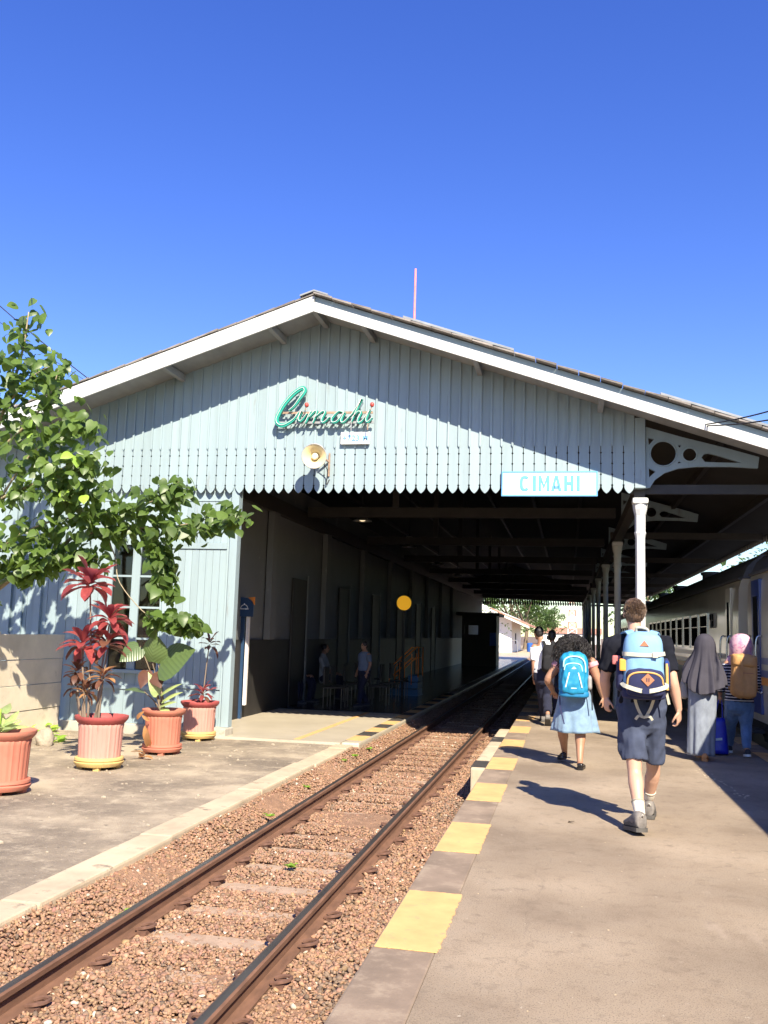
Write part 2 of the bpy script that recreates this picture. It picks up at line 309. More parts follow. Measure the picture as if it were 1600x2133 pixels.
DEFS.update({
 'asphalt': _asphalt, 'yard_dirt': _yard, 'ballast_stone': _stone, 'lamp_glow': _lamp_glow,
 'ground_soil': simple((.17, .12, .085), .95, .3, .6, .6, 12, .03, coord='Position'),
 'bed_grit': simple((.27, .155, .093), .95, .3, 9, .9, 60, .02, coord='Position'),
 'kerb_concrete': simple((.48, .385, .265), .9, .22, 2.5, .5, 60, .006, coord='Position', dirt=((.17, .14, .10), 5, .56)),
 'edge_concrete': simple((.225, .168, .122), .9, .3, 3, .5, 70, .005, coord='Position', dirt=((.30, .235, .17), 6, .52)),
 'yellow_paint': simple((.62, .365, .15), .75, .14, 5, .35, 80, .003, coord='Position', dirt=((.33, .25, .16), 11, .58)),
 'black_paint': simple((.045, .04, .038), .7, .3, 8, .3, 60, .003, coord='Position', dirt=((.25, .22, .18), 9, .58)),
 'slab_concrete': simple((.45, .395, .305), .42, .12, 1.3, .15, 40, .003, coord='Position', dirt=((.30, .26, .20), 2.5, .6)),
 'shade_floor': simple((.07, .062, .055), .2, .25, 2, .05, 20, .002, coord='Position'),  # floor colour with the hall's shade already in it
 'sleeper_concrete': simple((.36, .255, .18), .95, .25, 6, .5, 60, .006, dirt=((.22, .13, .08), 9, .5)),
 'rail_rust': simple((.15, .075, .045), .8, .3, 20, .4, 90, .002, coord='Position', stretch=(1, .25, 1)),
 'rail_head': simple((.13, .115, .105), .38, .3, 12, .1, 60, .001, metal=.7, coord='Position', stretch=(1, .1, 1)),
 'clip_rust': simple((.12, .06, .04), .85, .3, 30, .3, 90, .002),
 'blue_wood': simple((.27, .348, .378), .62, .07, 3, .22, 55, .002, obvar=.10, coord='Position', stretch=(3, 3, .22), dirt=((.20, .215, .21), 2.2, .615, (4, 4, .5))),
 'white_wood': simple((.55, .56, .55), .55, .08, 2.5, .22, 40, .002, coord='Position', stretch=(1, 1, 1), dirt=((.42, .38, .32), 3.2, .64)),
 'grey_wood': simple((.23, .25, .27), .7, .25, 3, .3, 40, .003, coord='Position'),
 'soffit_wood': simple((.30, .31, .31), .8, .25, 2.4, .4, 30, .003, coord='Position', stretch=(1, .3, 1)),
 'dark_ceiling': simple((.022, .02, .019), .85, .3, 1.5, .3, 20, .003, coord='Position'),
 'roof_tile': simple((.24, .215, .195), .9, .35, 4, .5, 30, .006, obvar=.35, coord='Position'),
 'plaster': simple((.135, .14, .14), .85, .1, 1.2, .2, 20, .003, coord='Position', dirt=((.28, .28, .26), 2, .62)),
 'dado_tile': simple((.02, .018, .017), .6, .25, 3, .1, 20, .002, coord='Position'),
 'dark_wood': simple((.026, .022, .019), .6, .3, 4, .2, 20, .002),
 'tan_wall': simple((.35, .27, .18), .85, .15, 2, .1),
 'curtain_red': simple((.16, .035, .03), .85, .3, 6, .2),
 'pane_dark': _pane((.016, .018, .02)), 'clear_glass': _clear,
 'fence_concrete': simple((.62, .54, .41), .9, .14, 2.2, .45, 45, .006, coord='Position', dirt=((.36, .31, .22), 3, .60)),
 'foundation': simple((.40, .37, .31), .9, .2, 3, .5, 30, .006, coord='Position', dirt=((.2, .17, .12), 4, .55)),
 'sign_white': simple((.80, .80, .78), .45, .04, 4, .05, 20, .001, dirt=((.62, .58, .5), 6, .68)),
 'sign_blue': simple((.11, .33, .62), .5, .08, 8, .0),
 'pale_blue': simple((.16, .36, .66), .5, .08, 8, .0),
 'sign_green': simple((.02, .30, .22), .4, .15, 8, .1), 'neon_white': simple((.75, .76, .72), .25, .05, 8, 0),
 'red_bulb': simple((.45, .06, .05), .4, .2, 8, 0), 'rust_metal': simple((.30, .20, .14), .75, .35, 12, .3, 60, .002),
 'horn_cream': simple((.62, .56, .42), .45, .08, 5, .05), 'horn_in': simple((.70, .58, .33), .5, .1, 5, .05), 'grey_metal': simple((.35, .35, .35), .45, .15, 6, .1, metal=.4),
 'pink_pole': simple((.62, .20, .18), .6, .2, 6, .1), 'wire_black': simple((.02, .02, .022), .6, .1, 4, 0),
 'pot_terracotta': simple((.45, .155, .10), .75, .12, 5, .25, 60, .002, dirt=((.33, .155, .10), 5, .56)),
 'pot_pink': simple((.50, .245, .195), .8, .12, 6, .3, 60, .002, stretch=(3, 3, .35), dirt=((.42, .14, .11), 5, .55, (4, 4, .3))),
 'pot_red_rim': simple((.33, .065, .06), .65, .18, 7, .2), 'pot_yellow': simple((.55, .385, .14), .7, .12, 6, .25, dirt=((.34, .23, .11), 6, .57)),
 'soil': simple((.09, .06, .04), .95, .4, 20, .9, 40, .02),
 'leaf_green': leafmat((.055, .104, .026), (.13, .198, .05), .42, .34, (.26, .40, .065)),
 'leaf_alocasia': leafmat((.075, .12, .045), (.13, .185, .085), .38, .15, (.2, .34, .08), True),
 'leaf_lime': leafmat((.20, .36, .05), (.36, .50, .10), .5, .35), 'leaf_variegated': leafmat((.09, .22, .05), (.55, .60, .33), .45, .3),
 'leaf_crimson': leafmat((.12, .018, .026), (.40, .09, .105), .38, .30, (.65, .14, .16)),
 'leaf_maroon': leafmat((.07, .028, .026), (.15, .075, .055), .4, .2, (.3, .10, .07)), 'leaf_dry': leafmat((.28, .13, .06), (.40, .22, .11), .8, .3),
 'bark_pale': _bark((.30, .245, .16)), 'bark_dark': _bark((.16, .12, .08)), 'stem_brown': _bark((.20, .15, .11)),
 'rock': simple((.34, .29, .22), .95, .25, 5, .8, 20, .02),
 'far_leaf': leafmat((.035, .075, .018), (.075, .13, .03), .6, .25), 'house_white': simple((.78, .78, .74), .8, .05, 2, .1), 'roof_red': simple((.42, .20, .14), .9, .25, 6, .4, 20, .02),
 'sand': simple((.45, .36, .25), .95, .15, .5, .3, 8, .02, coord='Position'), 'mast_red': simple((.6, .12, .08), .6, .1, 4, 0), 'mast_white': simple((.8, .8, .8), .6, .1, 4, 0),
 'train_paint': simple((.52, .49, .41), .3, .12, 1.2, .10, 1.5, .02, coat=.5, spec=.6, coord='Position', dirt=((.36, .34, .30), 1.8, .58, (1, 1, .25))),
 'train_roof': simple((.075, .08, .095), .7, .2, 2, .2), 'train_dark': simple((.025, .025, .028), .7, .3, 4, .2), 'train_door': simple((.02, .05, .22), .35, .15, 3, .05, coat=.4),
 'train_orange': simple((.75, .27, .04), .35, .06, 3, 0), 'train_blue': simple((.015, .045, .24), .3, .06, 3, 0), 'steel': simple((.55, .55, .54), .25, .1, 6, .05, metal=.9),
 'bellows': simple((.33, .32, .30), .7, .15, 4, .2),
 'skin_fair': simple((.52, .305, .215), .5, .07, 9, .15, 120, .001), 'skin_tan': simple((.34, .18, .11), .5, .08, 9, .15, 120, .001), 'skin_dark': simple((.30, .16, .10), .55, .08, 9, .1, 120, .001),
 'hair_brown': _hair((.105, .062, .036)), 'hair_black': _hair((.017, .014, .013), .4), 'eye': simple((.03, .02, .015), .2, .05, 4, 0),
 'tee_black': simple((.011, .012, .018), .95, .2, 12, .4, 180, .002, spec=.12), 'shorts_navy': simple((.052, .064, .105), .9, .16, 16, .5, 220, .002, spec=.2),
 'sock': simple((.60, .55, .46), .9, .12, 20, .5, 150, .002), 'sock_band': simple((.28, .25, .2), .9, .1, 20, .4, 150, .002), 'shoe_grey': simple((.155, .14, .13), .8, .3, 22, .6, 120, .003), 'sole': simple((.07, .065, .06), .8, .25, 20, .5, 60, .004), 'lace': simple((.5, .47, .42), .8, .1, 10, .2),
 'pack_sky': simple((.19, .36, .55), .8, .10, 14, .5, 240, .002), 'pack_navy': simple((.016, .02, .07), .9, .15, 14, .5, 240, .002), 'strap_cream': simple((.48, .46, .37), .8, .08, 14, .3, 200, .002), 'zip_tan': simple((.62, .34, .10), .6, .1, 14, .2), 'patch_tan': simple((.36, .15, .075), .6, .12, 14, .2), 'pack_orange': simple((.85, .33, .05), .5, .08, 10, .1), 'pack_red': simple((.50, .14, .13), .8, .1, 10, .1),
 'pack_cyan': simple((.008, .22, .40), .6, .15, 12, .5, 160, .003), 'pack_cyan_dark': simple((.008, .16, .34), .6, .15, 12, .4, 160, .002), 'reflective': simple((.55, .68, .68), .4, .08, 10, .1), 'mint': simple((.42, .78, .74), .5, .06, 10, .1),
 'skirt_denim': _denim((.17, .265, .37)), 'tee_pink': simple((.62, .30, .33), .85, .1, 10, .3, 150, .002), 'shoe_black': simple((.012, .011, .012), .25, .1, 10, .05),
 'shirt_white': simple((.74, .76, .79), .8, .05, 10, .3, 120, .002), 'trouser_navy': simple((.012, .014, .034), .95, .15, 12, .4, 160, .002), 'pack_black': simple((.008, .008, .011), .9, .2, 12, .4, 160, .002),
 'hijab_grey': simple((.05, .047, .06), .85, .12, 9, .35, 160, .002, spec=.2), 'skirt_grey': simple((.19, .215, .26), .9, .2, 18, .5, 90, .003, stretch=(1,1,.5)), 'blouse_dark': simple((.05, .055, .075), .85, .15, 10, .3), 'sleeve_white': simple((.70, .66, .64), .85, .08, 18, .3), 'bag_grey': simple((.28, .27, .26), .6, .15, 10, .3),
 'hijab_floral': _flower, 'top_stripe': _stripe, 'pack_tan': simple((.50, .265, .095), .75, .12, 8, .4, 160, .003), 'jeans': _denim((.085, .16, .30)), 'bag_blue': simple((.008, .02, .42), .3, .15, 9, .35, 14, .02), 'shoe_tan': simple((.55, .24, .08), .6, .1, 10, .2), 'shoe_navy': simple((.02, .022, .035), .7, .1, 10, .2), 'sole_white': simple((.7, .7, .68), .7, .05, 10, .1),
 'stair_blue': simple((.02, .10, .22), .5, .15, 6, .1), 'stair_orange': simple((.85, .26, .04), .45, .1, 6, .05), 'disc_yellow': _disc, 'board_navy': simple((.02, .05, .11), .4, .1, 6, 0), 'cloth_yellow': simple((.5, .30, .03), .8, .1, 10, .2), 'cloth_rose': simple((.35, .10, .09), .8, .1, 10, .2), 'cloth_blue': simple((.12, .16, .25), .8, .1, 10, .2), 'cloth_grey': simple((.25, .25, .25), .8, .1, 10, .2), 'chair_steel': simple((.15, .15, .15), .3, .1, 6, 0, metal=.8), 'tank_blue': simple((.02, .10, .42), .5, .1, 5, 0),
})
# ------------------------------------------------------------------ the setting
ZY, ZS, ZB, ZR = -0.235, -0.20, -0.43, -0.30        # yard, left station platform, ballast, rail head (right platform = 0)
YF = 14.0                                            # the gable wall
structure('ground', B().add([(-900,-900,-.55),(900,-900,-.55),(900,2500,-.55),(-900,2500,-.55)], [(0,1,2,3)]), 'ground_soil')
pl = structure('platform', B().box(-.60, 2.45, -6, 78, -.55, 0), 'asphalt')
structure('platform_edge', B().box(-.905, -.602, -6, 78, -.55, -.001), 'edge_concrete', bevel=.012)
structure('platform_edge', B().box(2.452, 2.75, -6, 78, -.55, -.001), 'edge_concrete', bevel=.012)
def ragged(b, x0, x1, y0, y1, z, j=.0045, n=22, th=.004):
    pts = []
    for i in range(n): pts.append((x0+(x1-x0)*i/n, y0+random.uniform(-j, j)))
    for i in range(n*2): pts.append((x1+random.uniform(-j, j)*1.6, y0+(y1-y0)*i/(n*2)))
    for i in range(n): pts.append((x1-(x1-x0)*i/n, y1+random.uniform(-j, j)))
    for i in range(n): pts.append((x0+random.uniform(0, j*.4), y1-(y1-y0)*i/n))
    return b.prism(pts, lambda u, v, s: (u, v, z if s else z+th))
for side, (xa, xb) in enumerate(((-.893, -.588), (2.46, 2.742))):
    for k in range(20):
        y0 = 4.52 + 2.03*k - (2.03 if side == 0 else 0)
        if side and k > 8: break
        o = ragged(B(), xa, xb, y0, y0+1.0, .0005).build('yellow_block', 'yellow_paint', pl)
# white kerb stones with black patches against the platform edge
b = B(); 
for k, (a, c) in enumerate(((10.9, 13.0), (13.02, 15.5))): b.box(-1.09, -.908, a, c, -.55, -.035)
kb = structure('kerb', b, 'kerb_concrete', bevel=.025)
for a, c in ((10.93, 11.5), (13.6, 14.25)):
    B().box(-1.094, -.905, a, c, -.15, -.031).build('black_block', 'black_paint', kb, bevel=.008)
# yard on the left, its kerb, the paved slab of the station
structure('yard', B().box(-14, -3.42, -6, 13.86, -.55, ZY), 'yard_dirt')
b = B(); ky = -6.0
while ky < 13.5:
    L_ = random.uniform(1.6, 2.4); e = min(ky+L_, 13.86)
    j = random.uniform(-.012, .012); b.box(-3.43+j, -3.15+j, ky, e-.012, -.55, ZY+.015+random.uniform(-.006, .006)); ky += L_
structure('kerb', b, 'kerb_concrete', bevel=.02)
sl = structure('station_floor', B().box(-6.02, -3.36, 13.88, 78, -.55, ZS), 'slab_concrete')
structure('hall_floor_shade', B().box(-6.0, -3.37, 19.2, 66, ZS+.0005, ZS+.004), 'shade_floor')  # dark sheet over the slab, paints the shade deeper in the hall
ed = structure('station_floor_edge', B().box(-3.358, -3.08, 13.95, 78, -.55, ZS+.001), 'slab_concrete', bevel=.03)
for k in range(9):
    ragged(B(), -3.352, -3.10, 14.25+k*1.35, 14.9+k*1.35, ZS+.003).build('yellow_block', 'yellow_paint', ed)
    ragged(B(), -3.352, -3.10, 14.93+k*1.35, 15.55+k*1.35, ZS+.003).build('black_block', 'black_paint', ed)
ragged(B(), -4.12, -4.02, 14.0, 19.19, ZS+.001, .004, 30).build('yellow_line', 'yellow_paint', sl)
structure('path', B().box(-14, -3.08, 78.01, 160, -.55, ZS+.0), 'sand')
# ballast bed and loose stones
bed = B(); nx, ny = 26, 260; X0, X1, Y0, Y1 = -3.16, -.90, 0.5, 78
for j in range(ny+1):
    for i in range(nx+1):
        x = X0+(X1-X0)*i/nx; y = Y0+(Y1-Y0)*(j/ny)**1.5
        bed.v.append((x, y, ZB-.024+.03*noise.noise((x*1.3, y*1.3, 0))+.18*max(0, min(1, (-2.78-x)/.33))))
for j in range(ny):
    for i in range(nx): a = j*(nx+1)+i; bed.f.append((a, a+1, a+nx+2, a+nx+1)); bed.m.append(0)
structure('track_bed', bed, 'bed_grit', smooth=True)
def stones(name, label, regions, seed, smin, smax):
    r = np.random.default_rng(seed)
    t = (1+5**.5)/2; ico = np.array([(-1,t,0),(1,t,0),(-1,-t,0),(1,-t,0),(0,-1,t),(0,1,t),(0,-1,-t),(0,1,-t),(t,0,-1),(t,0,1),(-t,0,-1),(-t,0,1)])/math.hypot(1, t)
    F = np.array([(0,11,5),(0,5,1),(0,1,7),(0,7,10),(0,10,11),(1,5,9),(5,11,4),(11,10,2),(10,7,6),(7,1,8),(3,9,4),(3,4,2),(3,2,6),(3,6,8),(3,8,9),(4,9,5),(2,4,11),(6,2,10),(8,6,7),(9,8,1)])
    Ps = []
    for (x0, x1, y0, y1, dens) in regions:
        n = int((x1-x0)*(y1-y0)*dens); q = np.empty((n, 2)); q[:,0] = r.uniform(x0, x1, n); q[:,1] = r.uniform(y0, y1, n); Ps.append(q)
    q = np.concatenate(Ps)
    onrail = (np.abs(q[:,0]+2.69) < .07) | (np.abs(q[:,0]+1.63) < .07)
    sl_ph = ((q[:,1]-3.0) % .6); slp = (np.abs(sl_ph-.3) < .09) & (q[:,0] > -2.62) & (q[:,0] < -1.7)
    patch = np.array([noise.noise((a*1.1, b_*.7, 5.)) for a, b_ in q])
    keep = ~onrail & ~(slp & (r.random(len(q)) < np.clip(.42+patch*1.3, .05, .9)) & (q[:,1] > 6.2))
    q = q[keep]; n = len(q); patch = patch[keep]
    s = r.uniform(smin, smax, n)*(1+.45*(r.random(n) < .12)); sc3 = r.uniform(.6, 1.2, (n, 3)); sc3[:,2] *= .62
    v = ico[None]*r.uniform(.55, 1.3, (n, 12, 1))*sc3[:,None,:]*s[:,None,None]
    a = r.uniform(0, 6.28, n); ca, sa = np.cos(a), np.sin(a); tl = r.normal(0, .5, n); ct, st = np.cos(tl), np.sin(tl)
    y2 = v[:,:,1]*ct[:,None]-v[:,:,2]*st[:,None]; z2 = v[:,:,1]*st[:,None]+v[:,:,2]*ct[:,None]; x2 = v[:,:,0]
    x3 = x2*ca[:,None]-y2*sa[:,None]; y3 = x2*sa[:,None]+y2*ca[:,None]
    z0 = ZB-.012+r.uniform(-.012, .012, n)+.03*patch - .012*slp[keep] + .18*np.clip((-2.78-q[:,0])/.33, 0, 1)
    V = np.stack([x3+q[:,0:1], y3+q[:,1:2], z2+z0[:,None]], -1).reshape(-1, 3)
    FF = (F[None]+12*np.arange(n)[:,None,None]).reshape(-1, 3)
    me = bpy.data.meshes.new(name); me.vertices.add(len(V)); me.vertices.foreach_set('co', V.ravel()); me.loops.add(FF.size); me.loops.foreach_set('vertex_index', FF.ravel())
    me.polygons.add(len(FF)); me.polygons.foreach_set('loop_start', np.arange(len(FF))*3); me.update(calc_edges=True); me.validate()
    tone = np.array((.30, .175, .108))[None]*r.uniform(.68, 1.25, (n, 1))*(1+.07*r.normal(size=(n, 3))*np.array((.5, .6, .8)))
    pale = r.random(n) < .02; tone[pale] = np.array((.52, .43, .33))*r.uniform(.8, 1.2, (pale.sum(), 1))
    grey = r.random(n) < np.clip(.08+.5*(q[:,0] > -1.35)*(patch > .12), 0, .5); tone[grey] = np.array((.21, .145, .10))*r.uniform(.6, 1.2, (grey.sum(), 1))
    col = np.ones((n, 12, 4)); col[:,:,:3] = np.clip(tone, .02, .9)[:,None,:]
    at = me.color_attributes.new('tone', 'FLOAT_COLOR', 'POINT'); at.data.foreach_set('color', col.ravel())
    me.materials.append(MAT('ballast_stone')); o = bpy.data.objects.new(name, me); link(o, None, (0,0,0)); return tag(o, label, 'ballast', None, 'stuff')
stones('ballast', 'reddish brown crushed stone ballast filling the track bed', [(-3.15,-.91,2.6,8,3600),(-3.15,-.91,8,13,2100),(-3.15,-.91,13,19,1000),(-3.05,-.91,19,30,150)], 3, .0095, .0195)
# rails, sleepers, clips
prof = [(-.065,0),(.065,0),(.065,.012),(.012,.03),(.009,.10),(.034,.108),(.035,.135),(.022,.143),(-.022,.143),(-.035,.135),(-.034,.108),(-.009,.10),(-.012,.03),(-.065,.012)]
def rail(x, label):
    b = B(); n = len(prof); z = ZR-.143
    Rg = [[(x+u*1.0, y, z+v) for u, v in prof] for y in (-3, 5, 10, 20, 40, 78, 160)]
    b.rings(Rg); k = len(Rg)
    b.m = []
    for i in range(k-1):
        for j in range(n): b.m.append(1 if j in (7,) else 0)
    b.m += [0, 0]
    o = b.build('rail', ['rail_rust', 'rail_head'], None); return tag(o, label, 'rail', 'rails of the track')
rail(-2.69, 'rusty steel rail nearer the flower pots, left one of the track')
rail(-1.63, 'rusty steel rail nearer the platform, right one of the track')
slp = thing('sleeper', 'weathered concrete sleeper half buried in reddish ballast under the rails', 'sleeper', (-2.16, 3.3, ZB-.2), 'sleepers under the rails')
B().box(-3.05+.02, -1.27, 3.19, 3.41, ZB-.2, ZR-.146).build('beam', 'sleeper_concrete', slp, bevel=.02)
for xr in (-2.69, -1.63):
    for s in (-1, 1):
        b = B(); x = xr+s*.10
        b.box(x-.03, x+.03, 3.24, 3.36, ZR-.146, ZR-.115)
        b.tube(cr([(x-s*.045, 3.26, ZR-.112), (x+s*.01, 3.25, ZR-.10), (x+s*.05, 3.28, ZR-.095), (x+s*.05, 3.33, ZR-.095), (x, 3.35, ZR-.10), (x-s*.045, 3.34, ZR-.112)], 4), .011, 6)
        b.build('rail_clip', 'clip_rust', slp, angle=40)
for k in range(1, 60): dup(slp, (-2.16+random.uniform(-.02, .02), 3.3+.6*k, ZB-.2+random.uniform(-.008, .004)), random.uniform(-.012, .012))
# ------------------------------------------------------------------ the station building
AX, AZ, SLP = -3.84, 6.31, 0.34                      # ridge position, barge foot at the ridge, roof slope
YB, YE = 13.17, 66.6                                  # front verge, far gable
XL, XR = -11.8, 4.12
def zl(x): return AZ - SLP*abs(x-AX)
st = thing('station_building', 'long pale blue timber station hall with broad gable roof over the track', 'building', (AX, YF, ZS))
def slab_band(name, mat, xa, xb, za, zb, y0, y1, bevel=0, parent=st, n=1):   # strip following one roof slope
    return B().prism([(xa, zl(xa)+za), (xb, zl(xb)+za), (xb, zl(xb)+zb), (xa, zl(xa)+zb)], lambda u, v, s: (u, y1 if s else y0, v)).build(name, mat, parent, bevel=bevel)
for xa, xb in ((XL, AX-.001), (AX+.001, XR)):
    slab_band('barge_board', 'white_wood', xa, xb, 0, .15, YB, YB+.035)
    right = xb > 0
    slab_band('verge_moulding', 'white_wood' if not right else 'blue_wood', xa, xb, .166, .25, YB+.014 if not right else YB+.055, YB+.09)  # right moulding in darker blue, its shade under the tiles put into the colour
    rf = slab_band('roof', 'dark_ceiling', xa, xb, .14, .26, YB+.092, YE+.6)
    slab_band('soffit', 'soffit_wood', xa, xb, .115, .138, YB+.036, YF+.02)
    # tiles lying along the verge
    n = 26
    for i in range(n):
        x0 = xa+(xb-xa)*i/n; x1 = xa+(xb-xa)*(i+1)/n-.01
        yo = YB-.06 if right else YB+.0
        dz = random.uniform(0, .012)
        B().prism([(x0, zl(x0)+.262+dz), (x1, zl(x1)+.262+dz), (x1, zl(x1)+.284+dz+.012), (x0, zl(x0)+.284+dz)], lambda u, v, s: (u, YB+1.2 if s else yo+random.uniform(-.006, .006), v)).build('roof_tile', 'roof_tile', st)
B().prism([(AX-.22, AZ+.235), (AX, AZ+.31), (AX+.22, AZ+.235), (AX+.22, AZ+.26), (AX, AZ+.335), (AX-.22, AZ+.26)], lambda u, v, s: (u, YE if s else YB-.03, v)).build('ridge_cap', 'grey_wood', st)
for x0, x1, h in ((AX+1.4, AX+3.05, .33), (AX+5.1, AX+7.1, .33), (AX+6.6, XR-.2, .355)):    # loose sheets lying on the right slope
    B().prism([(x0, zl(x0)+h-.02), (x1, zl(x1)+h-.02), (x1, zl(x1)+h+.012), (x0, zl(x0)+h+.012)], lambda u, v, s: (u, YB+1.6 if s else YB-.03, v)).build('roof_sheet', 'grey_wood', st)
# outlookers carrying the barge boards
for px_, py_ in ((362, 778), (578, 694), (668, 668), (768, 694), (995, 760), (1252, 828)):
    p = P(px_, py_, 13.6); x = p[0]
    B().bar((x, YB+.037, zl(x)+.05), (x, YF-.02, zl(x)+.05), .075, .11).build('outlooker', 'soffit_wood', st)
# gable boards: one object each, pierced joints and ogee feet
BW = .1655; XG0, XG1 = -9.55, .965
zt, zn, zd = 3.615, 3.74, (3.905, 4.07, 4.234)
nb = int(round((XG1-XG0)/BW)); BW = (XG1-XG0)/nb
for i in range(nb):
    x0 = XG0+i*BW; x1 = x0+BW; g = .0055; d = .015; c = (x0+x1)/2
    Lp = []
    Lp.append((c, zt))
    for k in range(1, 6):
        t = k/5; Lp.append((c+(BW/2-g)*(1-(1-t)**1.7)*.93, zt+(zn-.02-zt)*(t**1.12)))
    Lp += [(x1-g-.004, zn-.012), (x1-g-.013, zn), (x1-g-.006, zn+.012), (x1-g, zn+.016)]
    for z in zd: Lp += [(x1-g, z-d), (x1-g-d*.8, z), (x1-g, z+d)]
    top = [(x1-g, zl(x1-g)+.13), (x0+g, zl(x0+g)+.13)]
    if x0 < AX < x1: top = [(x1-g, zl(x1-g)+.13), (AX, AZ+.13), (x0+g, zl(x0+g)+.13)]
    right_ = Lp[1:]; left_ = [(2*c-u, v) for u, v in reversed(right_)]
    poly = [Lp[0]] + right_ + top + left_
    dy = random.uniform(-.005, .005)
    B().prism(poly, lambda u, v, s: (u, YF+.022+dy if s else YF+dy, v)).build('board', 'blue_wood', st)
    if i < nb-1:
        xj = x1; zb = 4.36
        pl_ = [(xj, zb-.03), (xj+.015, zb), (xj+.015, zl(xj+.015)+.12), (xj-.015, zl(xj-.015)+.12), (xj-.015, zb)]
        B().prism(pl_, lambda u, v, s: (u, YF-.003 if s else YF-.022, v)).build('batten', 'blue_wood', st)
B().box(XG1+.001, XG1+.15, YF-.01, YF+.14, 3.70, zl(XG1+.15)+.13).build('corner_post', 'blue_wood', st)
B().prism([(XG0, 3.86), (XG1, 3.86), (XG1, zl(XG1)+.1), (AX, AZ+.1), (XG0, zl(XG0)+.1)], lambda u, v, s: (u, YF+.06 if s else YF+.024, v)).build('backing', 'dark_wood', st) if False else None
# lower front wall, left of the opening
YW = YF+.095
def rect(name, mat, x0, x1, z0, z1, y0, y1, parent=st, bevel=.004): return B().box(x0, x1, y0, y1, z0, z1).build(name, mat, parent, bevel=bevel)
def wx(px_, py_=1250): return P(px_, py_, YW)[0]
def wz(px_, py_): return P(px_, py_, YW)[2]
xo = P(497, 1040, YF)[0]                              # edge of the opening
rect('door_post', 'blue_wood', xo-.125, xo, ZS+.12, 3.9, YF+.03, YF+.20)
rect('post_foot', 'foundation', xo-.24, xo+.02, ZS-.06, ZS+.118, YF-.13, YF+.24, bevel=.02)
rect('head_rail', 'blue_wood', -9.6, xo-.126, 3.50, 3.9, YW+.0, YW+.06)
xp1 = xo-.127; xp0 = wx(388); xm = wx(337)
# right hand panel with tongued boards
rect('rail', 'blue_wood', xm, xp1-.06, wz(430,1137)-.05, wz(430,1137)+.05, YW-.012, YW+.05)
rect('rail', 'blue_wood', xm, xp1-.06, wz(430,1432)-.03, wz(430,1432)+.03, YW-.012, YW+.05)
k = 9; xa = xm
wb = (xp1-.06-xm)/k
for i in range(k):
    for z0, z1 in ((wz(430,1137)+.052, 3.498), (wz(430,1432)+.032, wz(430,1137)-.052), (ZS+.10, wz(430,1432)-.032)):
        rect('wall_board', 'blue_wood', xa+i*wb+.002, xa+(i+1)*wb-.002, z0, z1, YW+.012, YW+.04)
rect('stile', 'blue_wood', xp1-.058, xp1-.001, ZS+.10, 3.498, YW-.008, YW+.06)
# window with two columns of panes
win = thing('dummy', 'x', 'x', (0,0,0)); bpy.data.objects.remove(win)
wx0, wx1 = wx(232), wx(334); wzt, wzb = wz(280,1135), wz(280,1395); wmid = (wx(270)+wx(291))/2; mw = .07
fr = rect('window', 'blue_wood', wx0-.07, wx0, wzb-.06, 3.498, YW-.02, YW+.06)
B().box(wx1, xm, YW-.02, YW+.06, wzb-.06, 3.498).build('frame', 'blue_wood', fr, bevel=.004)
B().box(wx0+.001, wx1-.001, YW-.02, YW+.06, wzt, 3.498).build('frame', 'blue_wood', fr, bevel=.004)
B().box(wx0+.001, wx1-.001, YW-.05, YW+.06, wzb-.06, wzb).build('sill', 'blue_wood', fr, bevel=.004)
B().box(wmid-mw, wmid+mw, YW-.015, YW+.055, wzb+.001, wzt-.001).build('mullion', 'blue_wood', fr, bevel=.004)
hb = [wz(280, q) for q in (1200, 1265, 1330)]
for ca, cb in ((wx0, wmid-mw), (wmid+mw, wx1)):
    for h in hb: B().box(ca+.001, cb-.001, YW, YW+.04, h-.016, h+.016).build('glazing_bar', 'blue_wood', fr)
    zs = [wzb] + hb[::-1] + [wzt]
    for i in range(4): B().box(ca+.002, cb-.002, YW+.015, YW+.021, zs[i]+.017, zs[i+1]-.017).build('pane', 'clear_glass', fr)
B().box(-9.6, -6.15, YW+1.3, YW+1.4, ZS, 4.2).build('room_wall', 'tan_wall', st)
B().box(wmid+.02, wx1-.02, YW+.35, YW+.37, wzb, wz(300,1290)).build('curtain', 'curtain_red', st)
xw = -9.6
# boarded wall left of and below the window
n = 9; wbd = (wx0-.07-xw)/12
for i in range(12): rect('wall_board', 'blue_wood', xw+i*wbd+.003, xw+(i+1)*wbd-.003, ZS+.10, 3.498, YW+.012, YW+.04)
n = 5; q = (xm-wx0+.06)/n
for i in range(n): rect('wall_board', 'blue_wood', wx0-.065+i*q+.002, wx0-.065+(i+1)*q-.002, ZS+.10, wzb-.062, YW+.012, YW+.04)
for px_ in (18, 42, 80): x = wx(px_); rect('wall_post', 'blue_wood', x-.06, x+.06, ZS+.1, 3.498, YW-.045, YW+.01)
rect('rail', 'blue_wood', wx0-.06, xm, wz(280,1432)-.03, wz(280,1432)+.03, YW-.012, YW+.011)
rect('plinth', 'foundation', -9.6, xo-.25, -.45, ZS+.098, YW-.03, YW+.3, bevel=.015)
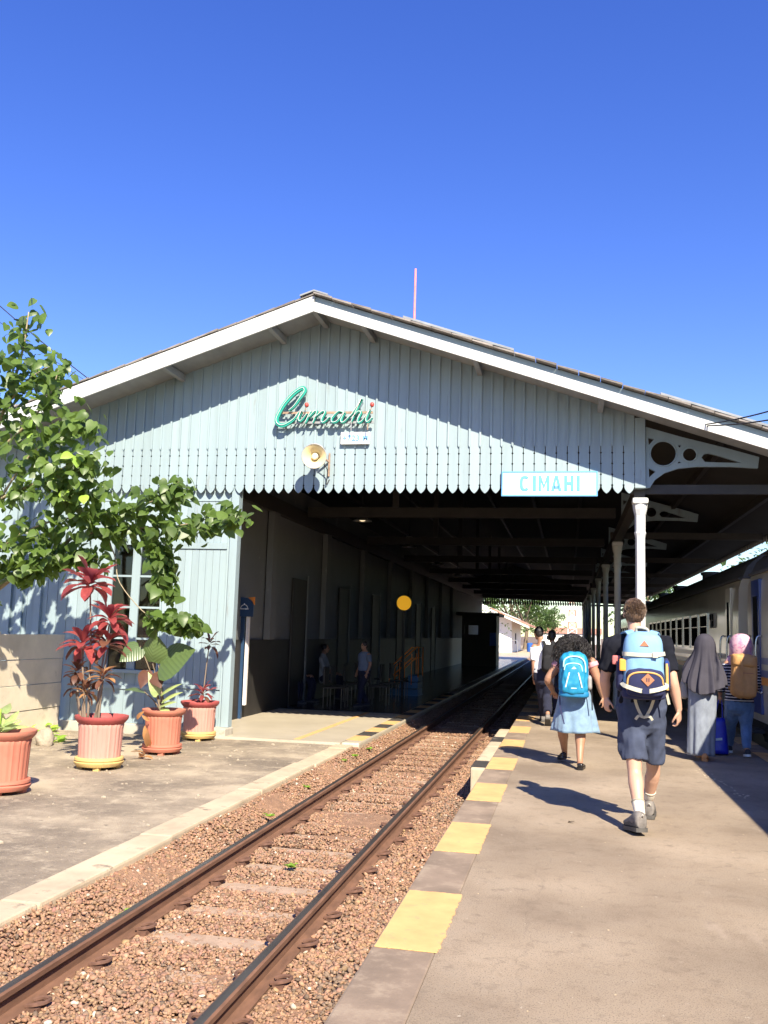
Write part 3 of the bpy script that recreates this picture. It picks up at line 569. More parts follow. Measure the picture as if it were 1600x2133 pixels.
# inside: long wall with pilasters, dado, doors
IX = -6.02
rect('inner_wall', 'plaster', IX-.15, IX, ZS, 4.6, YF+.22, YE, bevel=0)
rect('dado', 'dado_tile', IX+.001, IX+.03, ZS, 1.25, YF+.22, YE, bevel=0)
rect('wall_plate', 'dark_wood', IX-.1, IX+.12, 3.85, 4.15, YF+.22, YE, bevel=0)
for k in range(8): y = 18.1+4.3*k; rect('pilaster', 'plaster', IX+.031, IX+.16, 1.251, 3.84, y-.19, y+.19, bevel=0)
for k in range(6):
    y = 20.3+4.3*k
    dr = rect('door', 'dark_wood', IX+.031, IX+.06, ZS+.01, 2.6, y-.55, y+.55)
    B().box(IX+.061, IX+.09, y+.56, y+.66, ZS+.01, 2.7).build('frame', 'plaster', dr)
# columns on the platform side, iron brackets, plate and tie beams
def column(y, first=False):
    x = 1.04; c = B().lathe([(.10, 0), (.10, .55), (.08, .6), (.072, .65), (.069, 2.95), (.076, 3.0), (.086, 3.03), (.076, 3.06), (.078, 3.3)], (x, y+.02, 0), 8).build('column', 'white_wood' if first else 'white_wood', st, angle=30)
    B().box(x-.115, x+.115, y-.095, y+.135, 3.46, 3.55).build('capital', 'white_wood', c, bevel=.03)
    B().lathe([(.08, 3.30), (.10, 3.38), (.108, 3.46)], (x, y+.02, 0), 8).build('necking', 'white_wood', c)
    return c
def plate_with_holes(name, outer, holes, y0, th, mat, parent):
    cu = bpy.data.curves.new(name, 'CURVE'); cu.dimensions = '2D'; cu.fill_mode = 'BOTH'; cu.extrude = th/2
    for pts in [outer]+holes:
        sp = cu.splines.new('POLY'); sp.points.add(len(pts)-1); sp.use_cyclic_u = True
        for q, (u, v) in zip(sp.points, pts): q.co = (u, v, 0, 1)
    t = bpy.data.objects.new('t', cu); COL.objects.link(t); dg = bpy.context.evaluated_depsgraph_get(); me = bpy.data.meshes.new_from_object(t.evaluated_get(dg)); bpy.data.objects.remove(t)
    V = np.empty(len(me.vertices)*3); me.vertices.foreach_get('co', V); V = V.reshape(-1, 3); F = [tuple(p.vertices) for p in me.polygons]; bpy.data.meshes.remove(me)
    b = B(); b.add(np.stack([V[:,0], y0+V[:,2], V[:,1]], -1), F); return b.build(name, mat, parent)
def circ(cx, cz, r, n=28): return [(cx+r*math.cos(2*math.pi*i/n), cz+r*math.sin(2*math.pi*i/n)) for i in range(n)]
def bz(u, v): q = P(960+u*.4, 800+v*.4, YF+.07); return (q[0], q[2])
cols = [YF+.05+6.45*k for k in range(9)]
outer = [bz(*q) for q in ((962,225),(1150,278),(1380,335),(1552,382),(1545,440),(1400,432),(1230,432),(1130,442),(1060,465),(1010,500),(985,540),(962,545))]
holes = [circ(*bz(1053,364), np.linalg.norm(np.array(bz(1053,364))-np.array(bz(1122,364)))), circ(*bz(1190,370), np.linalg.norm(np.array(bz(1190,370))-np.array(bz(1228,370)))),
         [bz(*q) for q in ((1252,385),(1265,366),(1290,362),(1340,375),(1460,413),(1340,410),(1270,407))], [bz(*q) for q in ((975,282),(1005,290),(978,320))], [bz(*q) for q in ((978,440),(1012,458),(980,488))], [bz(*q) for q in ((1128,322),(1146,318),(1140,335))], [bz(*q) for q in ((1128,415),(1146,412),(1137,402))]]
for i, y in enumerate(cols):
    c = column(y, i == 0)
    if i < 5:
        br = plate_with_holes('bracket', outer, holes, y+.02, .06, 'blue_wood', c)
        for h in holes[:2]:
            cc = np.mean(h, 0); r = np.linalg.norm(np.array(h[0])-cc)
            if i == 0: B().tube([(cc[0]+r*math.cos(t*.2618), y-.012, cc[1]+r*math.sin(t*.2618)) for t in range(25)], .012, 6).build('ring', 'blue_wood', c, smooth=True)
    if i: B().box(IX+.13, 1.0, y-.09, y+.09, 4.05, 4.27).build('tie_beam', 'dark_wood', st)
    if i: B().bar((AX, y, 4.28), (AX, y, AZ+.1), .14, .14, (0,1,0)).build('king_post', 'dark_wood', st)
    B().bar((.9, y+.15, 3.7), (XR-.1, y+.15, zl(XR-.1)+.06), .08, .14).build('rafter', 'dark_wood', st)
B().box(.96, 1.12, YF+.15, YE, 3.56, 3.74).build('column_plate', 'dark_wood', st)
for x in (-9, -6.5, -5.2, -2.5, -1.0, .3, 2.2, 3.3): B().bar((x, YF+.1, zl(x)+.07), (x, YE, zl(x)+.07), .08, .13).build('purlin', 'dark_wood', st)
# saw-tooth eave on the platform side
b = B(); y = YB+.1
while y < 50: b.add([(XR-.005, y, zl(XR)+.14), (XR-.005, y+.2, zl(XR)+.14), (XR-.005, y+.16, zl(XR)+.02), (XR-.005, y+.04, zl(XR)+.02), (XR+.015, y, zl(XR)+.14), (XR+.015, y+.2, zl(XR)+.14), (XR+.015, y+.16, zl(XR)+.02), (XR+.015, y+.04, zl(XR)+.02)], [(0,1,2,3),(7,6,5,4),(0,3,7,4),(1,5,6,2),(3,2,6,7),(0,4,5,1)]); y += .22
tag(b.build('eave_trim', 'dark_wood', st), kind='stuff')
# far gable: small toothed valance and infill
b = B(); x = IX
while x < 1.0:
    b.prism([(x+.012, 3.72), (x+.08, 3.60), (x+.148, 3.72), (x+.148, 3.86), (x+.10, 3.86), (x+.10, 4.2), (x+.012, 4.2)], lambda u, v, s: (u, YE+.02 if s else YE, v)); x += .165
tag(b.build('far_valance', 'dark_wood', st), kind='stuff')
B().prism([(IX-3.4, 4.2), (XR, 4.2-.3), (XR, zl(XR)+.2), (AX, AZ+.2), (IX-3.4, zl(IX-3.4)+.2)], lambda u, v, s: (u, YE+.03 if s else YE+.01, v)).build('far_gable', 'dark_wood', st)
B().box(XL+.3, XL+.4, YF, YE, -.4, 3.9).build('outer_wall', 'plaster', st)
B().box(XL+.4, -9.6, YW, YW+.05, -.4, 4.4).build('side_wall', 'blue_wood', st)
# ------------------------------------------------------------------ signs on the gable
def text(name, body, mat, x0, x1, z0, z1, y, parent, off=0.0, ext=.004):
    cu = bpy.data.curves.new(name, 'FONT'); cu.body = body; cu.extrude = ext; cu.offset = off; cu.resolution_u = 3; cu.align_x = 'LEFT'
    t = bpy.data.objects.new('t', cu); COL.objects.link(t); dg = bpy.context.evaluated_depsgraph_get(); me = bpy.data.meshes.new_from_object(t.evaluated_get(dg)); bpy.data.objects.remove(t)
    V = np.empty(len(me.vertices)*3); me.vertices.foreach_get('co', V); V = V.reshape(-1, 3); F = [tuple(p.vertices) for p in me.polygons]; bpy.data.meshes.remove(me)
    mn, mx = V.min(0), V.max(0); X = x0+(V[:,0]-mn[0])/(mx[0]-mn[0])*(x1-x0); Z = z0+(V[:,1]-mn[1])/(mx[1]-mn[1])*(z1-z0)
    b = B(); b.add(np.stack([X, y-(V[:,2]-mn[2]), Z], -1), F); return b.build(name, mat, parent)
a, c = P(1048, 985, YF-.05), P(1242, 1031, YF-.05)
s = thing('name_board', 'white rectangular board with blue border reading CIMAHI above the track', 'sign', ((a[0]+c[0])/2, YF-.05, c[2]))
B().box(a[0], c[0], YF-.055, YF-.024, c[2], a[2]).build('panel', 'sign_white', s, bevel=.003)
fw = .02
for q in ((a[0]-fw, c[0]+fw, a[2], a[2]+fw), (a[0]-fw, c[0]+fw, c[2]-fw, c[2]), (a[0]-fw, a[0], c[2], a[2]), (c[0], c[0]+fw, c[2], a[2])): B().box(q[0], q[1], YF-.062, YF-.024, q[2], q[3]).build('frame', 'sign_blue', s)
t0, t1 = P(1083, 991, YF-.06), P(1210, 1023, YF-.06)
xs = t0[0]; wid = (t1[0]-t0[0])
def letter(ch, x0, x1, z0, z1, y, parent, mat):
    W_, H_ = x1-x0, z1-z0; t = .046; b = B(); f = lambda u, v, q: (x0+u, y if q else y-.005, z0+v)
    R_ = lambda u0, u1, v0, v1: b.prism([(u0,v0),(u1,v0),(u1,v1),(u0,v1)], f)
    if ch == 'I': R_(0, W_, 0, H_)
    if ch == 'H': R_(0, t, 0, H_); R_(W_-t, W_, 0, H_); R_(t, W_-t, H_*.40, H_*.60)
    if ch == 'M':
        R_(0, t*.85, 0, H_); R_(W_-t*.85, W_, 0, H_)
        b.prism([(t*.85, H_), (W_/2, H_*.42), (W_/2, H_*.12), (t*.85, H_*.62)], f); b.prism([(W_-t*.85, H_), (W_-t*.85, H_*.62), (W_/2, H_*.12), (W_/2, H_*.42)], f)
    if ch == 'A':
        b.prism([(0,0), (t,0), (W_/2, H_*.78), (W_/2, H_), (W_/2-t*.5, H_)], f); b.prism([(W_,0), (W_/2+t*.5, H_), (W_/2, H_), (W_/2, H_*.78), (W_-t, 0)], f); R_(t*1.05, W_-t*1.05, H_*.16, H_*.33)
    if ch == 'C':
        o_, i_ = [], []
        for k in range(25):
            a_ = math.radians(42+276*k/24); ca, sa = math.cos(a_), math.sin(a_); q = 2.8
            ca2, sa2 = math.copysign(abs(ca)**(2/q), ca), math.copysign(abs(sa)**(2/q), sa)
            o_.append((W_/2+W_/2*ca2, H_/2+H_/2*sa2)); i_.append((W_/2+(W_/2-t)*ca2, H_/2+(H_/2-t*.9)*sa2))
        for k in range(24): b.prism([o_[k], o_[k+1], i_[k+1], i_[k]], f)
    return b.build('letter', mat, parent)
segs = (('C', 0, .165), ('I', .215, .27), ('M', .31, .49), ('A', .515, .69), ('H', .73, .885), ('I', .93, .985))
for ch, u, v in segs: letter(ch, xs+wid*u, xs+wid*v, t1[2], t0[2], YF-.0575, s, 'sign_blue')
a, c = P(711, 901, YF-.05), P(770, 925, YF-.05)
s = thing('height_board', 'small white board with pale blue +723 M under the script sign', 'sign', ((a[0]+c[0])/2, YF-.05, c[2]))
B().box(a[0], c[0], YF-.07, YF-.025, c[2], a[2]).build('panel', 'sign_white', s, bevel=.003)
h = a[2]-c[2]; wd = c[0]-a[0]
text('lettering', '+723', 'pale_blue', a[0]+wd*.06, a[0]+wd*.66, c[2]+h*.27, c[2]+h*.75, YF-.072, s, .022); text('lettering', 'M', 'pale_blue', a[0]+wd*.77, a[0]+wd*.95, c[2]+h*.28, c[2]+h*.72, YF-.072, s, .03)
# script sign in green letters on stand-offs
def zp(u, v, y=YF-.17): q = P(480+u*.3, 780+v*.3, y); return np.array((q[0], y, q[2]))
s = thing('script_sign', 'green cursive metal letters spelling Cimahi with red lamp dots on the gable', 'sign', tuple(zp(650, 335)))
strokes = {'letter_c': [([(406,250),(440,222),(480,168),(513,120),(510,96),(484,100),(432,140),(375,205),(337,270),(320,315),(332,344),(365,352),(410,332),(448,302),(475,262)], 12)],
 'letter_i': [([(462,318),(495,255),(474,305),(484,324),(508,302),(532,272)], 6)],
 'letter_m': [([(518,340),(560,255)], 6.5), ([(545,300),(585,256),(600,263),(572,337)], 6), ([(585,300),(640,256),(656,266),(632,318),(648,332),(690,295)], 6)],
 'letter_a': [([(792,268),(755,256),(708,300),(706,330),(740,324),(793,262),(768,318),(785,332),(835,285)], 6.5)],
 'letter_h': [([(835,288),(885,215),(911,170),(882,235),(836,338)], 6.5), ([(846,300),(888,258),(906,268),(882,322),(900,333),(935,300)], 6)],
 'letter_i ': [([(930,306),(966,250),(942,308),(952,330),(986,300)], 6.5)]}
for nm, sts in strokes.items():
    b = B(); nb_ = B()
    for pts, hw in sts:
        cl = cr([zp(*q) for q in pts], 7); hwm = hw*1.22*.3*13.9/CF; L_ = len(cl)
        lo, hi = [], []
        for i in range(L_):
            t = norm(cl[min(i+1, L_-1)]-cl[max(i-1, 0)]); nrm = np.array((-t[2], 0, t[0])); tp = hwm*min(1, .35+3*min(i, L_-1-i)/L_)
            lo.append(cl[i]-nrm*tp); hi.append(cl[i]+nrm*tp)
        dv = np.array((0, .05, 0))
        b.rings([[lo[i], hi[i], hi[i]+dv, lo[i]+dv] for i in range(L_)])
        nb_.tube([q+np.array((-.004, -.016, .004)) for q in cl], .0042, 6)
        for i in range(2, L_-1, 9): b.bar(cl[i]+dv, cl[i]+np.array((0, .17, 0)), .008, .008, (0,0,1))
    l_ = b.build(nm.strip(), 'sign_green', s, angle=40); nb_.build('neon_tube', 'neon_white', l_, smooth=True)
for u, v in ((530,212), (984,210)):
    p = zp(u, v); B().ell(p, (.034, .034, .04), 12, 8).build('lamp_dot', 'red_bulb', s, smooth=True); B().tube([p, zp(u-8, v+34), zp(u-10, v+34, YF)], .007, 6).build('stem', 'rust_metal', s)
for v, u0, u1 in ((268, 350, 990), (336, 330, 995)): q0, q1 = zp(u0, v, YF-.10), zp(u1, v-4, YF-.10); B().bar(q0, q1, .02, .035).build('support_bar', 'rust_metal' if v < 300 else 'grey_metal', s)
rust = [zp(840, 330), zp(838, 390), zp(955, 338), zp(952, 385)]
B().bar(rust[2], rust[3], .015, .015, (0,1,0)).build('hanger', 'rust_metal', s); B().bar(rust[0], rust[1], .012, .012, (0,1,0)).build('hanger', 'grey_metal', s)
# horn loudspeaker
hc = P(657, 950, YF-.42); s = thing('horn_loudspeaker', 'cream horn loudspeaker jutting from the gable above the opening', 'loudspeaker', (hc[0], YF, hc[2]-.2))
Mh = Matrix.Rotation(math.radians(90), 3, 'X') @ Matrix.Rotation(0, 3, 'Y')
ax_h = Vector((.10, -1, -.12)).normalized(); Mq = ax_h.to_track_quat('Z', 'Y').to_matrix()
def hlathe(prof, name, mat, cap=True):
    b = B(); b.lathe(prof, (0,0,0), 28, 0, cap); V = [Mq @ Vector(q) for q in b.v]; b.v = [tuple(q+Vector((hc[0]-.02, YF-.42, hc[2]))) for q in V]; return b.build(name, mat, s, angle=50)
hlathe([(.05, -.26), (.055, -.2), (.075, -.12), (.115, -.05), (.165, -.01), (.187, 0), (.19, .006), (.182, .004), (.155, -.02), (.105, -.065), (.065, -.13), (.04, -.2)], 'horn', ['horn_in'])
hlathe([(.0, -.16), (.045, -.15), (.055, -.07), (.04, -.045), (.0, -.04)], 'driver_cone', 'horn_cream'); hlathe([(.06, -.42), (.075, -.40), (.075, -.28), (.05, -.262)], 'motor', 'grey_metal')
hlathe([(.186, -.006), (.197, 0), (.197, .008), (.186, .01)], 'rim', 'grey_metal', False)
bq = np.array((hc[0]-.02, YF-.22, hc[2]+.03)); B().bar(bq+np.array((.06,0,0)), (hc[0]+.12, YF-.005, hc[2]-.02), .025, .025).build('arm', 'rust_metal', s); B().bar((hc[0]+.12, YF-.012, hc[2]-.25), (hc[0]+.12, YF-.012, hc[2]+.12), .05, .02, (1,0,0)).build('wall_plate', 'rust_metal', s)
B().tube(cr([bq+np.array((.05,.05,-.05)), bq+np.array((.14,.1,-.2)), (hc[0]+.09, YF-.05, hc[2]-.38), (hc[0]+.13, YF-.01, hc[2]-.30)], 6), .008, 6).build('cable', 'wire_black', s)
# pole on the roof and overhead wires
p0 = P(863, 668, 20.0); p1 = P(866, 560, 20.0)
zroof = zl(p0[0])+.26
o = B().tube([(p0[0], 20, zroof-.05), (p1[0], 20, p1[2])], [.035, .022], 8).build('roof_pole', 'pink_pole', None, smooth=True); tag(o, 'thin red pole standing on the roof behind the ridge', 'pole')
def wire(pts, r, label):
    a, c, y0, y1 = pts; A = P(*a, y0); C = P(*c, y1); q = []
    for i in range(25): t = i/24-.0; p = A+(C-A)*t; p = p.copy(); p[2] -= .0 + .35*4*t*(1-t)*.4; q.append(p)
    o = B().tube(q, r, 5).build('overhead_wire', 'wire_black', None, smooth=True); tag(o, label, 'wire', 'overhead wires')
wire(((-250, 400), (195, 797), 15, 18), .011, 'thick black overhead wire descending to the roof left of the tree top')
wire(((-250, 470), (190, 800), 15.5, 18), .006, 'thin black overhead wire just below the thick one at left')
wire(((-200, 905), (140, 775), 16, 15), .010, 'black overhead wire rising rightward behind the tree leaves')
wire(((1470, 884), (2000, 690), YB-.005, 9), .010, 'upper of two black wires leaving the right verge')
wire(((1474, 887), (2000, 752), YB-.005, 9), .010, 'lower of two black wires leaving the right verge')
# ------------------------------------------------------------------ concrete panel fence beside the station wall
fe = thing('panel_fence', 'low fence of stacked concrete panels dappled with leaf shadow', 'fence', (-8.1, 11.5, ZY))
for y0, y1 in ((8.35, 10.2), (10.32, 12.05), (12.17, 13.98)):
    for k in range(4):
        j = random.uniform(-.008, .008); B().box(-8.125+j, -8.065+j, y0+.004, y1-.004, ZY-.02+.385*k, ZY-.02+.385*(k+1)-.009).build('panel', 'fence_concrete', fe, bevel=.006)
for y in (8.28, 10.26, 12.11): B().box(-8.16, -8.03, y-.056, y+.056, ZY-.05, ZY+1.55).build('post', 'fence_concrete', fe, bevel=.008)
# ------------------------------------------------------------------ leaves
def heart(w=.5, L=1.0, fold=.16, tipdroop=.12):           # heart leaf, stalk end at origin, blade along +Y, ~22 faces
    half = [(0,.06),(.18,-.02),(.36,.03),(.47,.20),(.46,.38),(.36,.57),(.20,.78),(.06,.94),(0,1.0)]
    v = []; f = []
    mid = [(0, y) for _, y in ((0,.06),(0,.12),(0,.18),(0,.26),(0,.40),(0,.57),(0,.78),(0,.94),(0,1.0))]
    for (x, y) in half: v.append((x*2*w, y*L, 0))
    for (x, y) in mid: v.append((0, y*L, 0))
    for (x, y) in half: v.append((-x*2*w, y*L, 0))
    out = []
    for x, y, z in v: out.append((x, y, -fold*abs(x)*1.1+ .25*fold*math.sin(y*7/L)*abs(x) - tipdroop*(y/L)**2*L))
    for i in range(8):
        f.append((i, i+1, 10+i, 9+i)); f.append((9+i, 10+i, 19+i, 18+i))
    return out, f
def lance(w, L, fold=.35, droop=.5, n=7, curl=0):          # strap / lance leaf
    v = []; f = []
    for i in range(n+1):
        t = i/n; ww = w*(.18+1.25*t*(1-t)**.62*1.9)*(1 if t < .99 else 0.05); y = L*t*(1-.18*droop*t); z = -droop*L*t*t*.55
        for s in (-1, 0, 1): v.append((s*ww*.5, y, z+abs(s)*ww*fold*.5 + curl*ww*math.sin(6*t)*s*.3))
    for i in range(n):
        a = i*3; f += [(a, a+1, a+4, a+3), (a+1, a+2, a+5, a+4)]
    return v, f
def leafmesh(name, vf, mat):
    me = bpy.data.meshes.new(name); me.from_pydata(vf[0], [], vf[1]); me.polygons.foreach_set('use_smooth', [True]*len(me.polygons)); me.materials.append(MAT(mat)); return me
def orient(d, up):                                          # matrix with local Y along d, local Z near up
    d = Vector(d).normalized(); u = Vector(up); x = d.cross(u)
    if x.length < 1e-4: x = Vector((1,0,0))
    x.normalize(); z = x.cross(d); return Matrix((x, d, z)).transposed()
def put_leaf(me, parent, pos, d, up, size, name='leaf'):
    o = bpy.data.objects.new(name, me); COL.objects.link(o); o.parent = parent; o.location = Vector(pos)-WL[parent.name]
    o.rotation_euler = orient(d, up).to_euler(); o.scale = (size,)*3; return o
# ------------------------------------------------------------------ the tree leaning in from the left
tr = thing('leafy_tree', 'young tree with heart shaped green leaves leaning over the concrete fence', 'tree', (-8.55, 11.6, ZY))
TB = [  # branches as (photo x, photo y, distance, radius)
 [(-90,1560,11.6,.055),(-60,1300,11.7,.05),(10,1215,11.8,.04),(95,1165,11.9,.033),(150,1120,12.0,.026)],
 [(-60,1300,11.7,.045),(-70,1100,11.7,.04),(-30,960,11.6,.034),(10,850,11.6,.026),(45,740,11.6,.018),(60,650,11.6,.008)],
 [(-30,960,11.6,.03),(40,900,11.4,.02),(100,830,11.3,.012),(125,760,11.3,.006)],
 [(10,850,11.6,.016),(60,790,11.5,.01),(110,760,11.4,.005)],
 [(-70,1100,11.7,.03),(0,1040,11.5,.022),(90,1000,11.3,.016),(160,960,11.2,.012),(205,960,11.2,.006)],
 [(0,1040,11.5,.018),(70,940,11.3,.012),(150,890,11.2,.008),(190,890,11.1,.004)],
 [(90,1000,11.3,.014),(150,1030,11.3,.01),(205,1020,11.4,.006)],
 [(-40,1180,11.6,.022),(30,1120,11.5,.016),(110,1085,11.5,.014),(190,1075,11.6,.011),(260,1060,11.7,.008),(330,1040,11.7,.006),(375,1020,11.7,.003)],
 [(150,1120,12.0,.022),(215,1105,12.0,.018),(290,1100,11.9,.013),(370,1095,11.8,.009),(440,1080,11.8,.006),(505,1075,11.8,.003)],
 [(290,1100,11.9,.010),(330,1140,11.9,.007),(345,1190,11.9,.005),(345,1235,11.9,.003)],
 [(215,1105,12.0,.012),(240,1160,11.9,.009),(250,1215,11.9,.007),(310,1283,11.8,.006),(365,1290,11.8,.004),(415,1300,11.8,.002)],
 [(95,1165,11.9,.013),(150,1155,11.9,.009),(205,1165,11.9,.006)],
 [(10,1215,11.8,.014),(60,1180,11.6,.01),(100,1145,11.5,.006)],
 [(-60,1300,11.7,.02),(-20,1180,11.4,.014),(20,1120,11.3,.008)],
 [(330,1040,11.7,.005),(355,1030,11.7,.003),(372,1003,11.7,.0015)],
 [(-70,1000,11.5,.03),(-90,850,11.3,.02),(-40,780,11.2,.01),(10,740,11.1,.004)],
]
paths = []
for bi, br_ in enumerate(TB):
    q = cr([np.append(P(a, b_, c), r_) for a, b_, c, r_ in br_], 5)
    B().tube([x[:3] for x in q], [max(.0025, x[3]) for x in q], 7).build('trunk' if bi == 0 else 'branch', 'bark_pale', tr, smooth=True)
    paths.append(q)
B().tube([(-8.75, 11.6, ZY-.1), (-8.7, 11.6, .6), tuple(paths[0][0][:3])], [.085, .07, .055], 8).build('trunk', 'bark_pale', tr, smooth=True)
LM = [leafmesh('leaf', heart(.42, 1, f_, d_), 'leaf_green') for f_, d_ in ((.10, .10), (.28, .25), (-.1, .35), (.45, .1))]
spots = []; R = random.Random(5)
dens = {0: 10, 1: 62, 2: 30, 3: 22, 4: 52, 5: 40, 6: 26, 7: 66, 8: 62, 9: 44, 10: 40, 11: 26, 12: 34, 13: 30, 14: 14, 15: 26}
for bi, q in enumerate(paths):
    n = int(dens[bi]*4.6); K = len(q)
    for i in range(n):
        lo = {0: .55, 10: .62, 1: .22, 8: .12}.get(bi, .2)
        t = lo+(1-lo)*(i+R.random())/n; k = min(int(t*(K-1)), K-2); f_ = t*(K-1)-k; p = q[k][:3]*(1-f_)+q[k+1][:3]*f_
        sp = .20 if bi not in (9, 10, 14) else .13
        p = p+np.array((R.gauss(0, sp*.55), R.gauss(0, sp*.9), R.gauss(0, sp*.5)))
        ang = R.uniform(0, 6.28); d = (math.cos(ang)*.75, math.sin(ang)*.75-.1, R.uniform(-1.2, -.15)); up = (R.gauss(.25, .4), R.gauss(-.45, .4), 1)
        spots.append((p, d, up, R.choice((R.uniform(.07, .12), R.uniform(.12, .17), R.uniform(.14, .21), R.uniform(.14, .21)))))
spots.sort(key=lambda s_: -s_[3]*(1 if P is not None else 1)); R.shuffle(spots)
front = sorted(spots, key=lambda s_: s_[0][1]-s_[3]*6)
big = front[:290]; rest = front[290:]
LMY = leafmesh('leaf', heart(.42, 1, .2, .2), 'leaf_lime')
for p, d, up, sz in big: put_leaf(R.choice(LM) if R.random() > .05 else LMY, tr, p, d, up, sz)
b = B()
for p, d, up, sz in rest:
    vf = heart(.42, 1, R.choice((.1, .25, -.1)), R.choice((.1, .3))); M_ = orient(d, up)
    b.add([np.array(M_ @ Vector(v))*sz+p for v in vf[0]], vf[1])
tag(b.build('foliage', 'leaf_green', tr, smooth=True, recalc=False), kind='stuff')
# ------------------------------------------------------------------ pots and their plants
def pot(th, c, R0, H, body_mat, rim_mat, sau_mat, flutes=True, saucer=True, sr=None):
    x, y, z = c; fl = (lambda a, zz: 1+.014*(1 if math.sin(a*26) > 0 else -1)) if flutes else None
    zb = z+H*.20
    b = B(); b.lathe([(R0*.86, .0), (R0*.90, .01), (R0*.955, H*.60), (R0*.985, H*.66), (R0*.97, H*.68)], (x, y, zb), 104, f=fl); pb = b.build('pot', body_mat, th, angle=35)
    B().lathe([(R0*.95, H*.675), (R0*1.03, H*.70), (R0*1.13, H*.755), (R0*1.17, H*.785), (R0*1.17, H*.83), (R0*1.12, H*.83), (R0*1.0, H*.80), (R0*.94, H*.74)], (x, y, zb), 48, cap=False).build('rim', rim_mat, pb, angle=40)
    B().lathe([(R0*.955, H*.745), (0.01, H*.76)], (x, y, zb), 32).build('soil', 'soil', th, smooth=True)
    s_ = sr or R0*1.06
    b = B(); b.lathe([(s_*.82, .035), (s_*.92, .04), (s_*1.0, .07), (s_*1.02, H*.145), (s_*.96, H*.16), (s_*.96, H*.175), (s_*1.0, H*.185), (s_*.99, H*.225), (s_*.9, H*.235)], (x, y, z), 48)
    for k in range(4): a = k*math.pi/2+.4; b.box(x+s_*.72*math.cos(a)-.035, x+s_*.72*math.cos(a)+.035, y+s_*.72*math.sin(a)-.035, y+s_*.72*math.sin(a)+.035, z, z+.05)
    b.build('saucer', sau_mat, th, angle=40); return zb+H*.75
def stem(th, pts, r, mat='stem_brown'): B().tube(cr(pts, 5), r if np.isscalar(r) else [r[0]+(r[1]-r[0])*i/((len(pts)-1)*5) for i in range((len(pts)-1)*5+1)], 7).build('stem', mat, th, smooth=True)
CL = {m: [leafmesh('leaf', lance(w_, 1, .45, d_, 7, c_), m) for w_, d_, c_ in ((.34, .65, .3), (.40, 1.05, -.4), (.28, .35, .5))] for m in ('leaf_crimson', 'leaf_maroon', 'leaf_dry', 'leaf_variegated')}
def rosette(th, c, n, L0, mat, seed, lo=-.35, hi=1.2):
    r_ = random.Random(seed)
    for i in range(n):
        a = i*2.4+r_.uniform(-.3, .3); e = lo+(hi-lo)*(i/(n-1))+r_.uniform(-.12, .12)
        d = (math.cos(a)*math.cos(e), math.sin(a)*math.cos(e), math.sin(e)); m = mat if isinstance(mat, str) else r_.choice(mat)
        put_leaf(r_.choice(CL[m]), th, (c[0]+d[0]*.02, c[1]+d[1]*.02, c[2]+.10*(i/n)), d, (0,0,1) if e < 1 else (-d[0], -d[1], .2), L0*r_.uniform(.75, 1.1))
# pot 2: tall crimson cordyline in a pink pot on a yellow saucer
def q3(px_, py_, Y): return tuple(P(px_, py_, Y))
PX2 = G(188, 1604, ZY); c2 = (PX2[0]+.02, PX2[1]+.16, ZY)
t2 = thing('potted_cordyline', 'tall crimson leaved cordyline in a faded pink pot with yellow saucer', 'potted plant', c2)
zt2 = pot(t2, c2, .268, .60, 'pot_pink', 'pot_red_rim', 'pot_yellow'); Y2 = c2[1]
for tip, base, mat, n, L0 in (((188,1225),(183,1500),'leaf_crimson',22,.36), ((228,1300),(200,1500),'leaf_crimson',22,.33), ((172,1352),(178,1500),['leaf_crimson','leaf_crimson','leaf_maroon'],20,.32), ((225,1350),(205,1500),['leaf_crimson','leaf_maroon'],18,.28), ((215,1418),(196,1500),['leaf_maroon','leaf_dry'],18,.21), ((160,1408),(170,1500),'leaf_maroon',17,.19), ((158,1440),(168,1500),'leaf_maroon',15,.18), ((178,1448),(174,1500),['leaf_maroon','leaf_dry'],15,.17)):
    T_ = q3(*tip, Y2+random.uniform(-.1, .1)); Bq = q3(*base, Y2); Bq = (Bq[0], Bq[1], zt2-.03)
    stem(t2, [Bq, ((Bq[0]*.6+T_[0]*.4)+random.uniform(-.02,.02), (Bq[1]+T_[1])/2, (Bq[2]+T_[2])/2), T_], (.016, .010)); rosette(t2, T_, n, L0, mat, int(tip[0]*7+tip[1]))
